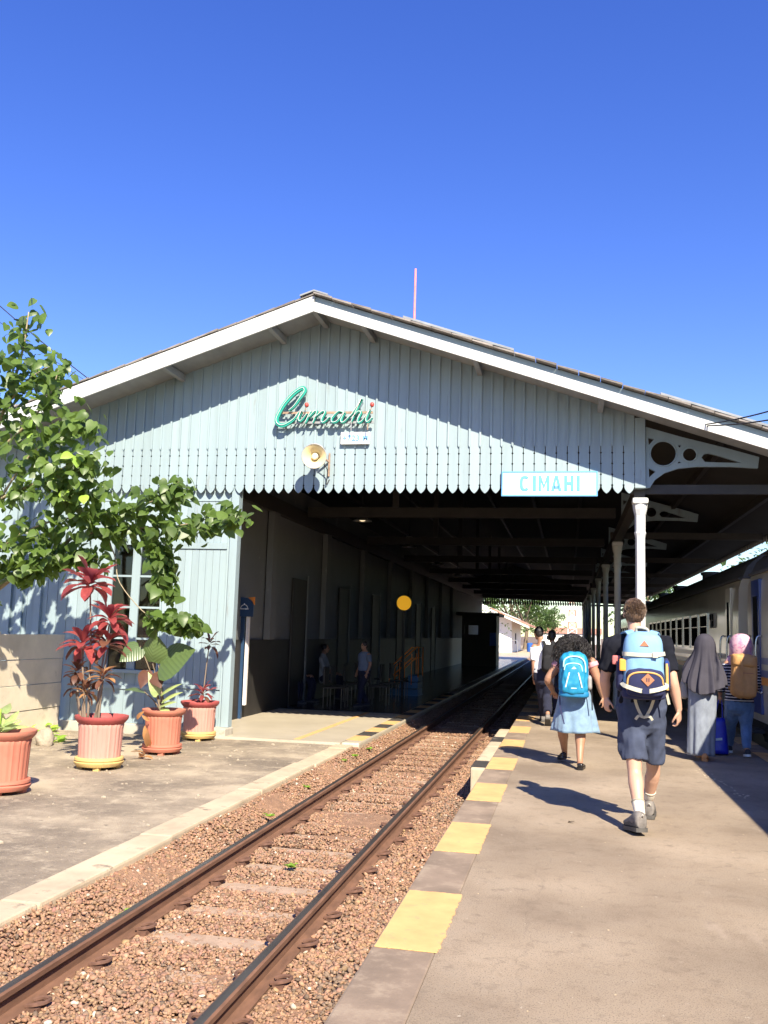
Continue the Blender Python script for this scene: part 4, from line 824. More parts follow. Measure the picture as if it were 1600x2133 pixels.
# pot 3: elephant ear in a terracotta pot
PX3 = G(328, 1572, ZY); c3 = (PX3[0], PX3[1]+.13, ZY)
t3 = thing('potted_elephant_ear', 'broad leaved elephant ear in a plain terracotta pot before the blue wall', 'potted plant', c3)
zt3 = pot(t3, c3, .25, .57, 'pot_terracotta', 'pot_terracotta', 'pot_terracotta')
EL = [leafmesh('leaf', heart(.50, 1, f_*1.3, d_), 'leaf_alocasia') for f_, d_ in ((.12, .12), (.3, .2), (.05, .4))]
EM = leafmesh('leaf', heart(.40, 1, .2, .2), 'leaf_maroon'); EV = leafmesh('leaf', heart(.26, 1, .2, .3), 'leaf_variegated')
Y3 = c3[1]
for (bx, by), (tx, ty), me, up in (((292,1345),(253,1372),EL[0],(.2,-.9,.5)), ((318,1382),(316,1330),EL[1],(0,-1,.25)), ((330,1385),(392,1352),EL[0],(-.2,-.85,.6)), ((306,1395),(290,1430),EM,(0,-.8,.5)), ((322,1400),(333,1428),EM,(.2,-.8,.4)), ((300,1440),(268,1424),EL[2],(0,-.3,1))):
    b0 = np.array(q3(bx, by, Y3-.05)); tp = np.array(q3(tx, ty, Y3-.22)); L_ = np.linalg.norm(tp-b0)*(1.12 if me in EL[:2] else 1.0)
    put_leaf(me, t3, b0, tp-b0, up, max(L_, .20)); stem(t3, [(c3[0]+random.uniform(-.05,.05), Y3, zt3-.02), ((c3[0]+b0[0])/2, Y3, (zt3+b0[2])/2), tuple(b0)], (.013, .006), 'bark_dark')
for px_, py_, tx, ty in ((336,1445,362,1420),(338,1460,364,1437),(334,1470,356,1456),(330,1450,318,1410),(336,1475,352,1478)):
    b0 = np.array(q3(px_, py_, Y3-.08)); tp = np.array(q3(tx, ty, Y3-.15)); put_leaf(EV, t3, b0, tp-b0, (0,-.5,1), np.linalg.norm(tp-b0)*1.25)
stem(t3, [(c3[0]+.05, Y3-.06, zt3-.02), q3(336,1440,Y3-.08)], .012, 'bark_dark')
for px_, py_, dx, dy in ((302,1512,5,40), (308,1520,-3,38), (300,1482,-18,14), (296,1490,12,10)):
    b0 = np.array(q3(px_, py_, Y3-.30)); tp = np.array(q3(px_+dx, py_+dy, Y3-.32)); put_leaf(CL['leaf_dry'][0], t3, b0, tp-b0, (0,-1,.2), np.linalg.norm(tp-b0)*1.2)
# pot 4: small cordyline by the door post
PX4 = G(412, 1541, ZY); c4 = (PX4[0], 13.60, ZY)
t4 = thing('potted_cordyline', 'small thin stemmed cordyline in a pink pot nearest the doorway', 'potted plant', c4)
zt4 = pot(t4, c4, .25, .56, 'pot_pink', 'pot_red_rim', 'pot_yellow')
T_ = q3(437,1342,c4[1]); stem(t4, [(c4[0]+.03, c4[1], zt4-.03), (c4[0]+.08, c4[1], 1.0), T_], (.011, .006)); rosette(t4, (T_[0], T_[1], T_[2]-.04), 10, .21, 'leaf_maroon', 3)
T_ = q3(423,1448,c4[1]-.03); stem(t4, [(c4[0], c4[1]-.03, zt4-.03), (T_[0], T_[1], T_[2]+.02)], .012); rosette(t4, (T_[0], T_[1], T_[2]-.02), 14, .22, 'leaf_crimson', 4); rosette(t4, (T_[0], T_[1], T_[2]-.10), 8, .22, 'leaf_maroon', 5, -.5, .3)
# pot 1: variegated plant, cut by the left edge of the photograph
PX1 = G(15, 1660, ZY); c1 = (PX1[0]-.19, PX1[1]+.18, ZY)
t1_ = thing('potted_dumb_cane', 'terracotta pot with cream and green variegated leaves nearest the camera', 'potted plant', c1)
zt1 = pot(t1_, c1, .26, .60, 'pot_terracotta', 'pot_terracotta', 'pot_terracotta'); VM = leafmesh('leaf', heart(.30, 1, .25, .25), 'leaf_variegated'); R = random.Random(9)
for i in range(16):
    a = i*2.4; e = R.uniform(.1, 1.1); d = (math.cos(a)*math.cos(e), math.sin(a)*math.cos(e), math.sin(e)); h = R.uniform(.02, .22)
    put_leaf(VM, t1_, (c1[0]-.07+d[0]*.05, c1[1]+d[1]*.05, zt1+h), d, (0,-.3,1), R.uniform(.17, .27))
stem(t1_, [(c1[0]-.07, c1[1], zt1-.03), (c1[0]-.08, c1[1], zt1+.25)], .014, 'leaf_lime')
# little bright plants, a stone, dry leaves and weeds on the yard
LL = leafmesh('leaf', heart(.46, 1, .2, .25), 'leaf_lime')
for px_, py_, n, sz, lab in ((112,1545,16,.13,'bright lime green seedling at the foot of the concrete fence'), (100,1524,9,.12,'small green seedling behind the lime seedling by the fence'), (62,1530,9,.12,'small green seedling left of the grey stone')):
    g = G(px_, py_, ZY); th = thing('seedling', lab, 'plant', (g[0], g[1], ZY), 'seedlings by the fence'); r_ = random.Random(px_)
    for i in range(n): a = i*2.4; e = r_.uniform(.1, 1.0); put_leaf(LL, th, (g[0]+math.cos(a)*.05*r_.random()*2, g[1]+math.sin(a)*.06, ZY+r_.uniform(.01, .12)), (math.cos(a)*math.cos(e), math.sin(a)*math.cos(e), math.sin(e)*.6), (0,-.3,1), sz*r_.uniform(.7, 1.2))
g = G(83, 1555, ZY); bm = bmesh.new(); bmesh.ops.create_icosphere(bm, subdivisions=3, radius=1); b = B(); b.v = [(g[0]+v.co.x*.13*(1+.25*noise.noise(v.co*1.3)), g[1]+.12+v.co.y*.12*(1+.3*noise.noise(v.co*1.7)), ZY+.09+v.co.z*.15*(1+.3*noise.noise(v.co*1.5+Vector((3,0,0))))) for v in bm.verts]; b.f = [tuple(v.index for v in f.verts) for f in bm.faces]; b.m = [0]*len(b.f); bm.free()
tag(b.build('stone', 'rock', None, smooth=True), 'rounded grey stone on the yard beside the front pot', 'stone')
r_ = random.Random(21); b = B()
for i in range(260):                                       # crumbs and pebbles on the yard
    x, y = r_.uniform(-7.9, -3.5), r_.uniform(4, 13.8); s_ = r_.uniform(.006, .017)*(1.8 if r_.random() < .06 else 1)
    b.ell((x, y, ZY+s_*.35), (s_, s_*r_.uniform(.6, 1), s_*.6), 5, 3)
tag(b.build('pebbles', 'rock', None), 'scattered pale pebbles and crumbs on the yard', 'pebbles', None, 'stuff')
g = G(295, 1582, ZY); th = thing('dry_leaf', 'curled brown dead leaf on the ground beside the terracotta pot', 'leaf', (g[0], g[1], ZY)); 
for k in range(3): put_leaf(CL['leaf_dry'][k], th, (g[0]+.05*k-.05, g[1], ZY+.02+.03*k), (math.cos(k*2), math.sin(k*2), .35), (0,0,1), .22, 'blade')
b = B(); r_ = random.Random(2)
for px_, py_, z in ((268,1905,-.40),(80,1960,-.40),(330,1795,-.36),(605,1805,ZB),(640,1640,-.36),(740,1575,-.33),(715,1585,-.33),(770,1560,-.33),(560,1700,-.36)):
    g = G(px_, py_, z+.02)
    for i in range(14):
        a = r_.uniform(0, 6.28); L_ = r_.uniform(.02, .055); vf = lance(.16, 1, .2, .6, 3); M_ = orient((math.cos(a), math.sin(a), r_.uniform(.5, 1.5)), (0,0,1)); b.add([np.array(M_ @ Vector(v))*L_+g+np.array((r_.gauss(0,.02), r_.gauss(0,.02), 0)) for v in vf[0]], vf[1])
tag(b.build('weeds', 'leaf_lime', None, recalc=False), 'tiny green weeds sprouting along the kerb and ballast', 'weeds', None, 'stuff')
# ------------------------------------------------------------------ the train on the far side of the platform
TX = 2.92; TW = 2.9
tprof = [(0,.28),(0,.45),(-.03,1.2),(-.02,2.0),(.0,2.42),(.06,2.60)]
rprof = [(.05,2.595),(.14,2.80),(.40,3.02),(.85,3.15),(TW/2,3.2),(TW-.85,3.15),(TW-.40,3.02),(TW-.14,2.80),(TW-.05,2.595)]
def carriage(label, y0, y1, door_near, door_far):
    th = thing('train_carriage', label, 'train carriage', (TX+TW/2, (y0+y1)/2, -.29), 'carriages standing at the platform')
    full = tprof + [(TW-u, v) for u, v in reversed(tprof)]
    B().rings([[(TX+u, y, v) for u, v in full] for y in (y0, y1)]).build('body', 'train_paint', th, angle=25)
    B().rings([[(TX+u, y, v) for u, v in rprof] + [(TX+TW-.05, y, 2.58), (TX+.05, y, 2.58)] for y in (y0-.05, y1+.05)]).build('roof', 'train_roof', th, angle=30)
    B().box(TX-.005, TX+.06, y0, y1, 2.56, 2.60).build('gutter', 'train_roof', th)
    B().box(TX+.12, TX+TW-.12, y0+.4, y1-.4, -.05, .28).build('underframe', 'train_dark', th)
    for yb in (y0+3, y1-3):
        B().box(TX+.25, TX+TW-.25, yb-1.4, yb+1.4, -.12, .15).build('bogie', 'train_dark', th)
        for dy in (-1, 1):
            for xx in (TX+.75, TX+TW-.9): b = B(); b.lathe([(.40, 0), (.42, .05), (.38, .13)], (0,0,0), 20); b.v = [(xx+z_, yb+dy+x_, .10+y_) for x_, y_, z_ in b.v]; b.build('wheel', 'train_dark', th)
    for z0, z1, m in ((1.16, 1.26, 'train_blue'), (.97, 1.07, 'train_blue'), (.85, .965, 'train_orange')):
        b = B(); b.add([(TX-.036, y0+.0, z0), (TX-.036, y1, z0), (TX-.036, y1, z1), (TX-.036, y0, z1), (TX-.02, y0, z0), (TX-.02, y1, z0), (TX-.02, y1, z1), (TX-.02, y0, z1)], [(0,1,2,3),(7,6,5,4),(0,4,5,1),(3,2,6,7),(0,3,7,4),(1,5,6,2)]); b.build('stripe', m, th)
    return th
def twindow(th, y, w=.95, z0=1.36, z1=2.02):
    b = B(); x = TX-.045
    b.box(x, TX+.02, y-w/2-.05, y-w/2, z0-.05, z1+.05); b.box(x, TX+.02, y+w/2, y+w/2+.05, z0-.05, z1+.05); b.box(x, TX+.02, y-w/2, y+w/2, z1, z1+.05); b.box(x, TX+.02, y-w/2, y+w/2, z0-.05, z0)
    f = b.build('window', 'steel', th); B().box(TX-.041, TX+.0, y-w/2+.002, y+w/2-.002, z0+.002, z1-.002).build('pane', 'pane_dark', f)
    B().box(TX-.044, TX-.03, y-w/2+.003, y+w/2-.003, z1-.24, z1-.225).build('bar', 'steel', f)
def tdoor(th, y, w=.62, mat='train_door'):
    d = B().box(TX-.043, TX+.02, y-w/2, y+w/2, .40, 2.46).build('door', mat, th, bevel=.01)
    B().box(TX-.047, TX-.04, y-w/2+.14, y+w/2-.14, 1.45, 2.2).build('pane', 'pane_dark', d)
    for s in (-1, 1): yy = y+s*(w/2+.12); B().tube(cr([(TX-.03, yy, .75), (TX-.12, yy, .8), (TX-.12, yy, 1.5), (TX-.03, yy, 1.58)], 5), .017, 8).build('handrail', 'steel', d, smooth=True)
    B().box(TX-.25, TX+.0, y-w/2, y+w/2, .12, .17).build('step', 'train_dark', d)
def vent(th, y, x=TX+.62, z=3.02):
    B().lathe([(.22, 0), (.22, .10), (.26, .11), (.26, .16), (.20, .19), (.05, .20)], (x, y, z), 20).build('roof_vent', 'train_roof', th, angle=40)
ca = carriage('grey train carriage with blue door and coloured stripes at the right edge', -5.0, 16.2, 0, 1)
tdoor(ca, 15.45); tdoor(ca, -3.9)
for k in range(9): twindow(ca, 13.2-1.75*k)
vent(ca, 14.6); vent(ca, 10.5); vent(ca, 5.0)
B().prism([(TX+.12, 2.9), (TX+.5, 3.12), (TX+1.6, 3.25), (TX+1.6, 2.9)], lambda u, v, s: (u, 15.9 if s else 12.4, v)).build('cooling_unit', 'train_roof', ca)
cb = carriage('farther grey train carriage with a long row of dark windows', 17.05, 37.6, 1, 1)
tdoor(cb, 18.0, .5, 'train_paint'); 
for k in range(10): twindow(cb, 21.2+1.45*k, 1.02)
vent(cb, 24.5); vent(cb, 31.0); vent(cb, 36.0)
lp = B().box(TX-.05, TX+.0, 19.6, 20.2, 1.75, 2.05).build('lamp_panel', 'bellows', cb, bevel=.015)
for y, z in ((19.76, 1.97), (20.04, 1.97), (19.76, 1.83)): b = B(); b.lathe([(.055, 0), (.06, .02), (.045, .02), (.04, .005)], (0,0,0), 16, cap=True); b.v = [(TX-.05-z_, y+x_, z+y_) for x_, y_, z_ in b.v]; b.build('lamp', 'pane_dark', lp)
b = B()
for k in range(7): y = 16.23+.115*k; b.box(TX+.45-(.04 if k % 2 else 0), TX+TW-.45+(.04 if k % 2 else 0), y, y+.112, .3, 2.7)
b.build('gangway', 'bellows', cb)
cc = carriage('farthest grey train carriage beyond the two nearer ones', 38.5, 59, 1, 1)
for k in range(10): twindow(cc, 40.5+1.75*k, 1.02)
vent(cc, 44); vent(cc, 52)
# ------------------------------------------------------------------ inside the hall
for k, (px_, py_, y) in enumerate(((755, 1086, 22.), (852, 1140, 28.4), (913, 1176, 34.8), (953, 1200, 41.2))):
    p = P(px_, py_, y); lab = ('nearest hanging lamp with wide enamel shade in the dark hall', 'second hanging lamp from the opening in the dark hall', 'third hanging lamp from the opening in the dark hall', 'fourth and smallest hanging lamp deep in the hall')[k]
    th = thing('hanging_lamp', lab, 'lamp', (p[0], y, p[2]), 'hanging lamps of the hall')
    B().lathe([(.09, .34), (.10, .33), (.11, .12), (.12, .08), (.24, .01), (.235, .0), (.10, .06)], (p[0], y, p[2]), 20, cap=False).build('shade', 'grey_metal', th, angle=40)
    B().ell((p[0], y, p[2]+.045), (.085, .085, .05), 12, 8).build('bulb', 'lamp_glow' if k == 0 else 'sign_white', th, smooth=True)
    B().tube([(p[0], y, p[2]+.34), (p[0], y, zl(p[0])+.14)], .012, 6).build('cord', 'wire_black', th)
# round yellow sign on a post, its picture left out
p = P(842, 1256, 24.0); th = thing('round_sign', 'round yellow sign disc on a dark post inside the hall', 'sign', (p[0], 24.0, ZS))
def disc(c, r, y0, y1, n=28): return B().prism([(c[0]+r*math.cos(2*math.pi*i/n), c[2]+r*math.sin(2*math.pi*i/n)) for i in range(n)], lambda u, v, s: (u, y1 if s else y0, v))
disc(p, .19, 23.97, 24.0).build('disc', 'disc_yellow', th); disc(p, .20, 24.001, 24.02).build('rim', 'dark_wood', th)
B().box(p[0]-.03, p[0]+.03, 24.021, 24.07, ZS, p[2]+.1).build('post', 'dark_wood', th)
# food counter sign with a serving dome
p = P(510, 1262, 16.6); w_ = .175; th = thing('food_sign', 'navy sign with a white serving dome symbol beside the doorway', 'sign', (p[0], 16.6, ZS))
arc = [(p[0]-w_, p[2]-.2), (p[0]+w_, p[2]-.2)] + [(p[0]+w_*math.cos(a*math.pi/12), p[2]-.02+.17*math.sin(a*math.pi/12)) for a in range(0, 7)] + [(p[0]-w_*.2, p[2]+.16), (p[0]-w_, p[2]+.15)]
B().prism(arc, lambda u, v, s: (u, 16.62 if s else 16.58, v)).build('panel', 'board_navy', th)
B().prism([(p[0]+w_*.3, p[2]+.16), (p[0]+w_*1.02, p[2]+.17), (p[0]+w_*1.02, p[2]+.02)], lambda u, v, s: (u, 16.66 if s else 16.63, v)).build('corner', 'stair_orange', th)
B().tube([(p[0]+.07*math.cos(a*math.pi/10), 16.575, p[2]-.05+.07*math.sin(a*math.pi/10)) for a in range(11)], .005, 5).build('dome', 'sign_white', th); B().box(p[0]-.085, p[0]+.085, 16.57, 16.579, p[2]-.062, p[2]-.052).build('dome', 'sign_white', th); B().ell((p[0], 16.575, p[2]+.035), (.014, .006, .014), 8, 6).build('dome', 'sign_white', th)
B().box(p[0]-.10, p[0]-.0, 16.64, 16.72, ZS, p[2]-.1).build('post', 'board_navy', th); B().box(p[0]+.03, p[0]+.08, 16.64, 16.72, ZS+.25, p[2]-.15).build('post', 'sleeve_white', th)
g = G(485, 1470, ZS); B_ = B().box(p[0]-.42, p[0]-.14, 16.7, 17.2, ZS, 1.0).build('cabinet', 'tan_wall', None, bevel=.01); tag(B_, 'brown wooden cabinet behind the food sign post', 'cabinet')
# boarding stairs: blue treads, orange hand rails
g = G(808, 1448, ZS); sx, sy = g[0], g[1]; th = thing('boarding_stairs', 'blue boarding stairs with orange tube handrails on the hall floor', 'stairs', (sx+.35, sy+.5, ZS))
for k in range(3): B().box(sx+.05+.24*k, sx+.80, sy, sy+.8, ZS+.18*k+.02, ZS+.18*(k+1)).build('step', 'stair_blue', th, bevel=.008)
B().box(sx, sx+.82, sy-.02, sy+.82, ZS, ZS+.02).build('base', 'stair_blue', th)
for yy in (sy-.0, sy+.78):
    zt_ = ZS+1.26
    for off in (0, -.28):
        B().tube([(sx+.03, yy, ZS+.30), (sx+.03, yy, ZS+.72+off), (sx+.62, yy, zt_+off+.02), (sx+.80, yy, zt_+off+.02), (sx+.80, yy, ZS+.5)], .02, 8).build('handrail', 'stair_orange', th, smooth=True)
    for xx, h in ((sx+.3, .62), (sx+.62, .86)): B().tube([(xx, yy, ZS+.3), (xx, yy, ZS+h+.25)], .014, 6).build('baluster', 'stair_orange', th)
# rows of steel chairs
ch0 = thing('waiting_chair', 'steel framed waiting chair in the dim row along the inner wall', 'chair', (-5.0, 20.0, ZS), 'waiting chairs in the hall')
B().box(-5.22, -4.78, 19.8, 20.2, ZS+.42, ZS+.45).build('seat', 'dark_wood', ch0); B().box(-5.22, -5.18, 19.8, 20.2, ZS+.5, ZS+.88).build('backrest', 'dark_wood', ch0)
for xx in (-5.2, -4.8):
    for yy in (19.82, 20.18): B().tube([(xx, yy, ZS), (xx, yy, ZS+.43)], .012, 6).build('leg', 'chair_steel', ch0)
ORD = ('first','second','third','fourth','fifth','sixth','seventh','eighth','ninth')
ch0['label'] = 'steel framed waiting chair in the dim hall, first from the opening'
for k in range(1, 9): dup(ch0, (-5.0+(.0 if k % 2 else .75), 20.0+.62*k, ZS), None, 'steel framed waiting chair in the dim hall, %s from the opening' % ORD[k])
# kiosk in the hall and what lies beyond the far gable
kx0, kx1 = P(962, 1330, 50)[0], P(1034, 1330, 50)[0]; th = thing('kiosk', 'dark kiosk with lit window openings deep inside the hall', 'kiosk', ((kx0+kx1)/2, 51, ZS)); kt = P(1000, 1282, 50)[2]
w0, w1 = P(968, 1302, 50), P(996, 1322, 50)
B().box(kx0, kx1, 50, 50.15, ZS, w1[2]).build('wall', 'dark_wood', th); B().box(kx0, kx1, 50, 50.15, w0[2], kt).build('wall', 'dark_wood', th)
B().box(kx0, w0[0], 50, 50.15, w1[2], w0[2]).build('wall', 'dark_wood', th); B().box(w1[0], kx1, 50, 50.15, w1[2], w0[2]).build('wall', 'dark_wood', th); B().box((w0[0]+w1[0])/2-.35, (w0[0]+w1[0])/2-.15, 49.98, 50.1, w1[2], w0[2]).build('mullion', 'dark_wood', th)
B().box(kx0-.3, kx1+.15, 49.8, 54, kt, kt+.15).build('roof', 'dark_wood', th); B().box(kx1-.1, kx1, 50.15, 52.0, ZS, kt).build('wall', 'dark_wood', th)
B().box(P(1020,1330,49.9)[0], kx1-.02, 49.9, 49.97, P(1020,1345,49.9)[2], P(1020,1318,49.9)[2]).build('poster', 'tank_blue', th)
def tree(name, c, h, rad, label, n=900, mat='far_leaf', seed=1, lean=0):
    r_ = random.Random(seed); th = thing(name, label, 'tree', c, 'trees beyond the station')
    B().tube(cr([(c[0], c[1], c[2]-.2), (c[0]+.1*rad, c[1], c[2]+h*.4), (c[0]+lean, c[1], c[2]+h*.8)], 5), [h*.04*(1-.06*i) for i in range(11)], 7).build('trunk', 'bark_dark', th)
    for k in range(6): a = k*1.05; B().tube([(c[0]+lean*.5, c[1], c[2]+h*.45), (c[0]+math.cos(a)*rad*.6, c[1]+math.sin(a)*rad*.6, c[2]+h*(.6+.05*k))], [h*.018, h*.006], 5).build('limb', 'bark_dark', th)
    lobes = [(r_.gauss(0, rad*.5), r_.gauss(0, rad*.5), h*r_.uniform(.45, .92), rad*r_.uniform(.3, .55)) for _ in range(14)]; b = B()
    for i in range(n):
        l = r_.choice(lobes); u = Vector((r_.gauss(0,1), r_.gauss(0,1), r_.gauss(0,1))).normalized()*l[3]*r_.uniform(.55, 1.1); p = np.array((c[0]+l[0]+u.x, c[1]+l[1]+u.y, c[2]+l[2]+u.z*.8))
        s_ = r_.uniform(.035, .075)*h; M_ = orient((r_.gauss(0,1), r_.gauss(0,1), r_.gauss(-.3,.7)), (r_.gauss(0,.6), r_.gauss(0,.6), 1)); vf = lance(.5, 1, .2, .4, 2)
        b.add([np.array(M_ @ Vector(v))*s_+p for v in vf[0]], vf[1])
    b.build('crown', mat, th, recalc=False); return th
hx0, hx1 = P(1030, 1330, 92)[0], P(1066, 1330, 92)[0]; hz = P(1066, 1284, 92)[2]; hb_ = -.3
th = thing('white_house', 'white walled house with sloping tiled roof beyond the far platform', 'house', ((hx0+hx1)/2, 95, hb_))
hxe = P(1084, 1330, 104)[0]
B().prism([(hx0-2.5, hb_), (hx1, hb_), (hx1, hz), (hx0-2.5, hz+1.6)], lambda u, v, s: (u, 110 if s else 92, v)).build('wall', 'house_white', th)
ez = P(1104, 1302, 92)[2]; ex = P(1104, 1302, 92)[0]; tz = P(1036, 1272, 92)[2]; tx = P(1036, 1272, 92)[0]
B().prism([(tx-.6, tz+.27), (ex, ez), (ex, ez-.16), (tx-.6, tz+.1)], lambda u, v, s: (u, 112 if s else 90.5, v)).build('roof', 'roof_red', th)
B().prism([(tx-.6, tz+.1), (ex, ez-.16), (ex, ez-.34), (tx-.6, tz-.08)], lambda u, v, s: (u, 90.56 if s else 90.45, v)).build('barge_board', 'house_white', th)
B().box(hx1-.02, hx1+.03, 98, 99.4, hb_+.9, hb_+2.0).build('window', 'pane_dark', th)
for yy in (84, 86.2): B().tube([(P(1046,1350,84)[0], yy, ZS), (P(1046,1350,84)[0], yy, ZS+1.0)], .03, 6)
hr = P(1040, 1345, 84); o = B().tube(cr([(hr[0], 84, ZS), (hr[0], 84, ZS+.7), (hr[0]+1.0, 84, ZS+1.15), (hr[0]+1.6, 84, ZS+1.15), (hr[0]+1.6, 84, ZS)], 3), .03, 6).build('step_railing', 'grey_metal', None); tag(o, 'thin metal step railing in front of the white house', 'railing')
for i, (px_, py_, y, h, rad, lab) in enumerate(((1092, 1352, 118, 7.5, 3.2, 'green tree right behind the white house roof'), (1122, 1345, 130, 6.5, 3.0, 'green tree at the right of the white house'), (1010, 1340, 125, 9.0, 3.5, 'green tree above the dark kiosk roof'), (1060, 1340, 140, 10, 4.5, 'tall green tree behind the white house'), (1150, 1340, 240, 9.5, 3.0, 'distant palm like tree near the red mast'), (1348, 1335, 95, 8.2, 3.4, 'green tree glimpsed beyond the train and white column'))):
    g = P(px_, 1335, y); tree('broadleaf_tree', (g[0], y, -.5), h, rad, lab, 1500, 'far_leaf', 40+i)
g = P(985, 1340, 86); tree('shrub', (g[0], 86, -.3), 4.6, 2.0, 'bushy shrub showing under the far valance at left', 500, 'far_leaf', 77)
for px_, y, w_, h_, lab in ((1160, 260, 9, 4.0, 'red roofed house in the distance right of the trees'), (1192, 300, 8, 3.8, 'low red roofed house under the distant mast'), (1215, 280, 10, 4.2, 'distant red roofed house nearest the dark columns')):
    g = P(px_, 1335, y); th = thing('red_roof_house', lab, 'house', (g[0], y, -.5), 'distant houses'); x = g[0]
    B().box(x-w_/2, x+w_/2, y, y+7, -.5, h_*.62).build('wall', 'house_white', th); B().prism([(y-.5, h_*.6), (y+3.5, h_), (y+7.5, h_*.6)], lambda u, v, s: (x-w_/2-.5 if s else x+w_/2+.5, u, v)).build('roof', 'roof_red', th)
    for k in (-.25, .25): B().box(x+w_*k-.5, x+w_*k+.5, y-.03, y+.02, .5, 1.7).build('window', 'pane_dark', th)
g = P(1192, 1335, 210); mx_, my_ = g[0], 210.; mt = P(1192, 1262, 210)[2]+3; th = thing('radio_mast', 'red and white lattice radio mast in the far distance', 'mast', (mx_, my_, -.5))
nseg = 9; r0, r1 = 1.1, .45
for k in range(nseg):
    z0 = -.5+(mt+.5)*k/nseg; z1 = -.5+(mt+.5)*(k+1)/nseg; ra, rb = r0+(r1-r0)*k/nseg, r0+(r1-r0)*(k+1)/nseg; b = B(); cs = [(-1,-1),(1,-1),(1,1),(-1,1)]
    for i, (u, v) in enumerate(cs):
        u2, v2 = cs[(i+1) % 4]; b.bar((mx_+u*ra, my_+v*ra, z0), (mx_+u*rb, my_+v*rb, z1), .14, .14); b.bar((mx_+u*ra, my_+v*ra, z0), (mx_+u2*rb, my_+v2*rb, z1), .09, .09); b.bar((mx_+u*rb, my_+v*rb, z1), (mx_+u2*rb, my_+v2*rb, z1), .09, .09)
    b.build('mast_section', 'mast_red' if k % 2 else 'mast_white', th)
g = P(1104, 1335, 100); B_ = B().lathe([(.3, 0), (.32, .1), (.32, .85), (.2, .95)], (g[0], 100, -.2), 16).build('water_drum', 'tank_blue', None, angle=40); tag(B_, 'small blue drum on the path beyond the hall', 'drum')
# wall of shrubs and houses behind the train keeps the far side closed
for i in range(9):
    y = -2+11*i; tree('broadleaf_tree', (13.5+(i % 3)*1.6, y, -.5), 6.5+(i % 4), 3.6, ('broad green tree behind the train, number %s from the near end of the row' % ('one','two','three','four','five','six','seven','eight','nine')[i]), 420, 'far_leaf', 90+i)
# ------------------------------------------------------------------ people
def remesh(b, voxel, smooth_n=6, wrinkle=None):
    me = bpy.data.meshes.new('t'); me.from_pydata(b.v, [], b.f); bm = bmesh.new(); bm.from_mesh(me); bmesh.ops.recalc_face_normals(bm, faces=bm.faces); bm.to_mesh(me); bm.free()
    o = bpy.data.objects.new('t', me); COL.objects.link(o); m = o.modifiers.new('r', 'REMESH'); m.mode = 'VOXEL'; m.voxel_size = voxel; m.adaptivity = 0
    s_ = o.modifiers.new('s', 'SMOOTH'); s_.iterations = smooth_n; s_.factor = .5
    dg = bpy.context.evaluated_depsgraph_get(); r = bpy.data.meshes.new_from_object(o.evaluated_get(dg)); bpy.data.objects.remove(o)
    n = len(r.vertices); V = np.empty(n*3); r.vertices.foreach_get('co', V); V = V.reshape(-1, 3)
    N = np.empty(n*3); r.vertices.foreach_get('normal', N); N = N.reshape(-1, 3); F = [tuple(p.vertices) for p in r.polygons]; bpy.data.meshes.remove(r)
    if wrinkle:
        amp, fq, st = wrinkle; d = np.zeros(n); g = np.random.default_rng(n % 97)
        for k in range(7):
            kv = g.normal(size=3)*fq*(1+.35*k); kv[2] *= st; d += np.sin(V@kv+2*np.sin(V@(g.normal(size=3)*fq*.6))+g.uniform(0, 6.28))/(1+.35*k)
        V = V+N*(amp*d/2.2)[:,None]
    out = B(); out.v = [tuple(q) for q in V]; out.f = F; out.m = [0]*len(F); return out
def ch(b, *pts, ref=(1,0,0), flat=False): return b.chain(pts, ref, 16, flat)
def hand(b, wr, d, palm, s=1.0, curl=.5, thumb=1, vox=.005):   # wrist point, finger direction, palm normal
    wr = np.array(wr, float); d = norm(d); pn = norm(np.array(palm, float)-d*np.dot(palm, d)); sd = np.cross(d, pn)
    b.chain([(wr-d*.01, .026*s, .018*s), (wr+d*.03*s, .034*s, .017*s), (wr+d*.075*s, .042*s, .015*s), (wr+d*.095*s, .038*s, .012*s)], sd, 14)
    for k, (o, L) in enumerate(((-.031, .068), (-.0105, .078), (.0105, .074), (.031, .058))):
        p = wr+d*.088*s+sd*o*s; c = curl*(1+.12*k); q = [p]
        dd = d
        for j in range(3):
            a = c*(.5+.35*j); dd = norm(d*math.cos(a*(j+1)*.62)+pn*math.sin(a*(j+1)*.62)); q.append(q[-1]+dd*L*s*(.44, .32, .24)[j])
        b.chain([(q[0], .0092*s), (q[1], .0086*s), (q[2], .008*s), (q[3], .0068*s)], sd, 10)
    t0 = wr+d*.03*s-sd*.028*s*thumb; t1 = t0+(d*.6-sd*.55*thumb+pn*.35)*.036*s; t2 = t1+(d*.85-sd*.2*thumb+pn*.45)*.032*s; t3 = t2+(d*.9+pn*.4)*.022*s
    b.chain([(t0, .013*s), (t1, .0105*s), (t2, .0095*s), (t3, .0075*s)], pn, 10)
def head(b, c, s=1.0, yaw=0.0, pitch=0.0):                  # c = centre of the skull, facing +Y turned by yaw
    c = np.array(c, float); cy, sy = math.cos(yaw), math.sin(yaw); f = np.array((-sy, cy, 0)); r = np.array((cy, sy, 0)); u = np.array((0,0,1.)); M_ = Matrix((r, f, u)).transposed()
    E_ = lambda x, y, z, a, b_, c_: b.ell(c+(r*x+f*y+u*z)*s, (a*s, b_*s, c_*s), 14, 10, M_)
    E_(0, -.008, .025, .076, .096, .085); E_(0, .012, -.03, .064, .078, .080); E_(0, .040, -.075, .042, .048, .040)
    E_(0, .098, -.022, .012, .022, .024); E_(0, .088, .012, .030, .016, .010); E_(0, .083, -.062, .024, .014, .010)
    for q in (-1, 1): E_(q*.078, -.008, -.008, .012, .020, .032); E_(q*.036, .074, -.03, .022, .014, .016)
    return lambda x, y, z: c+(r*x+f*y+u*z)*s
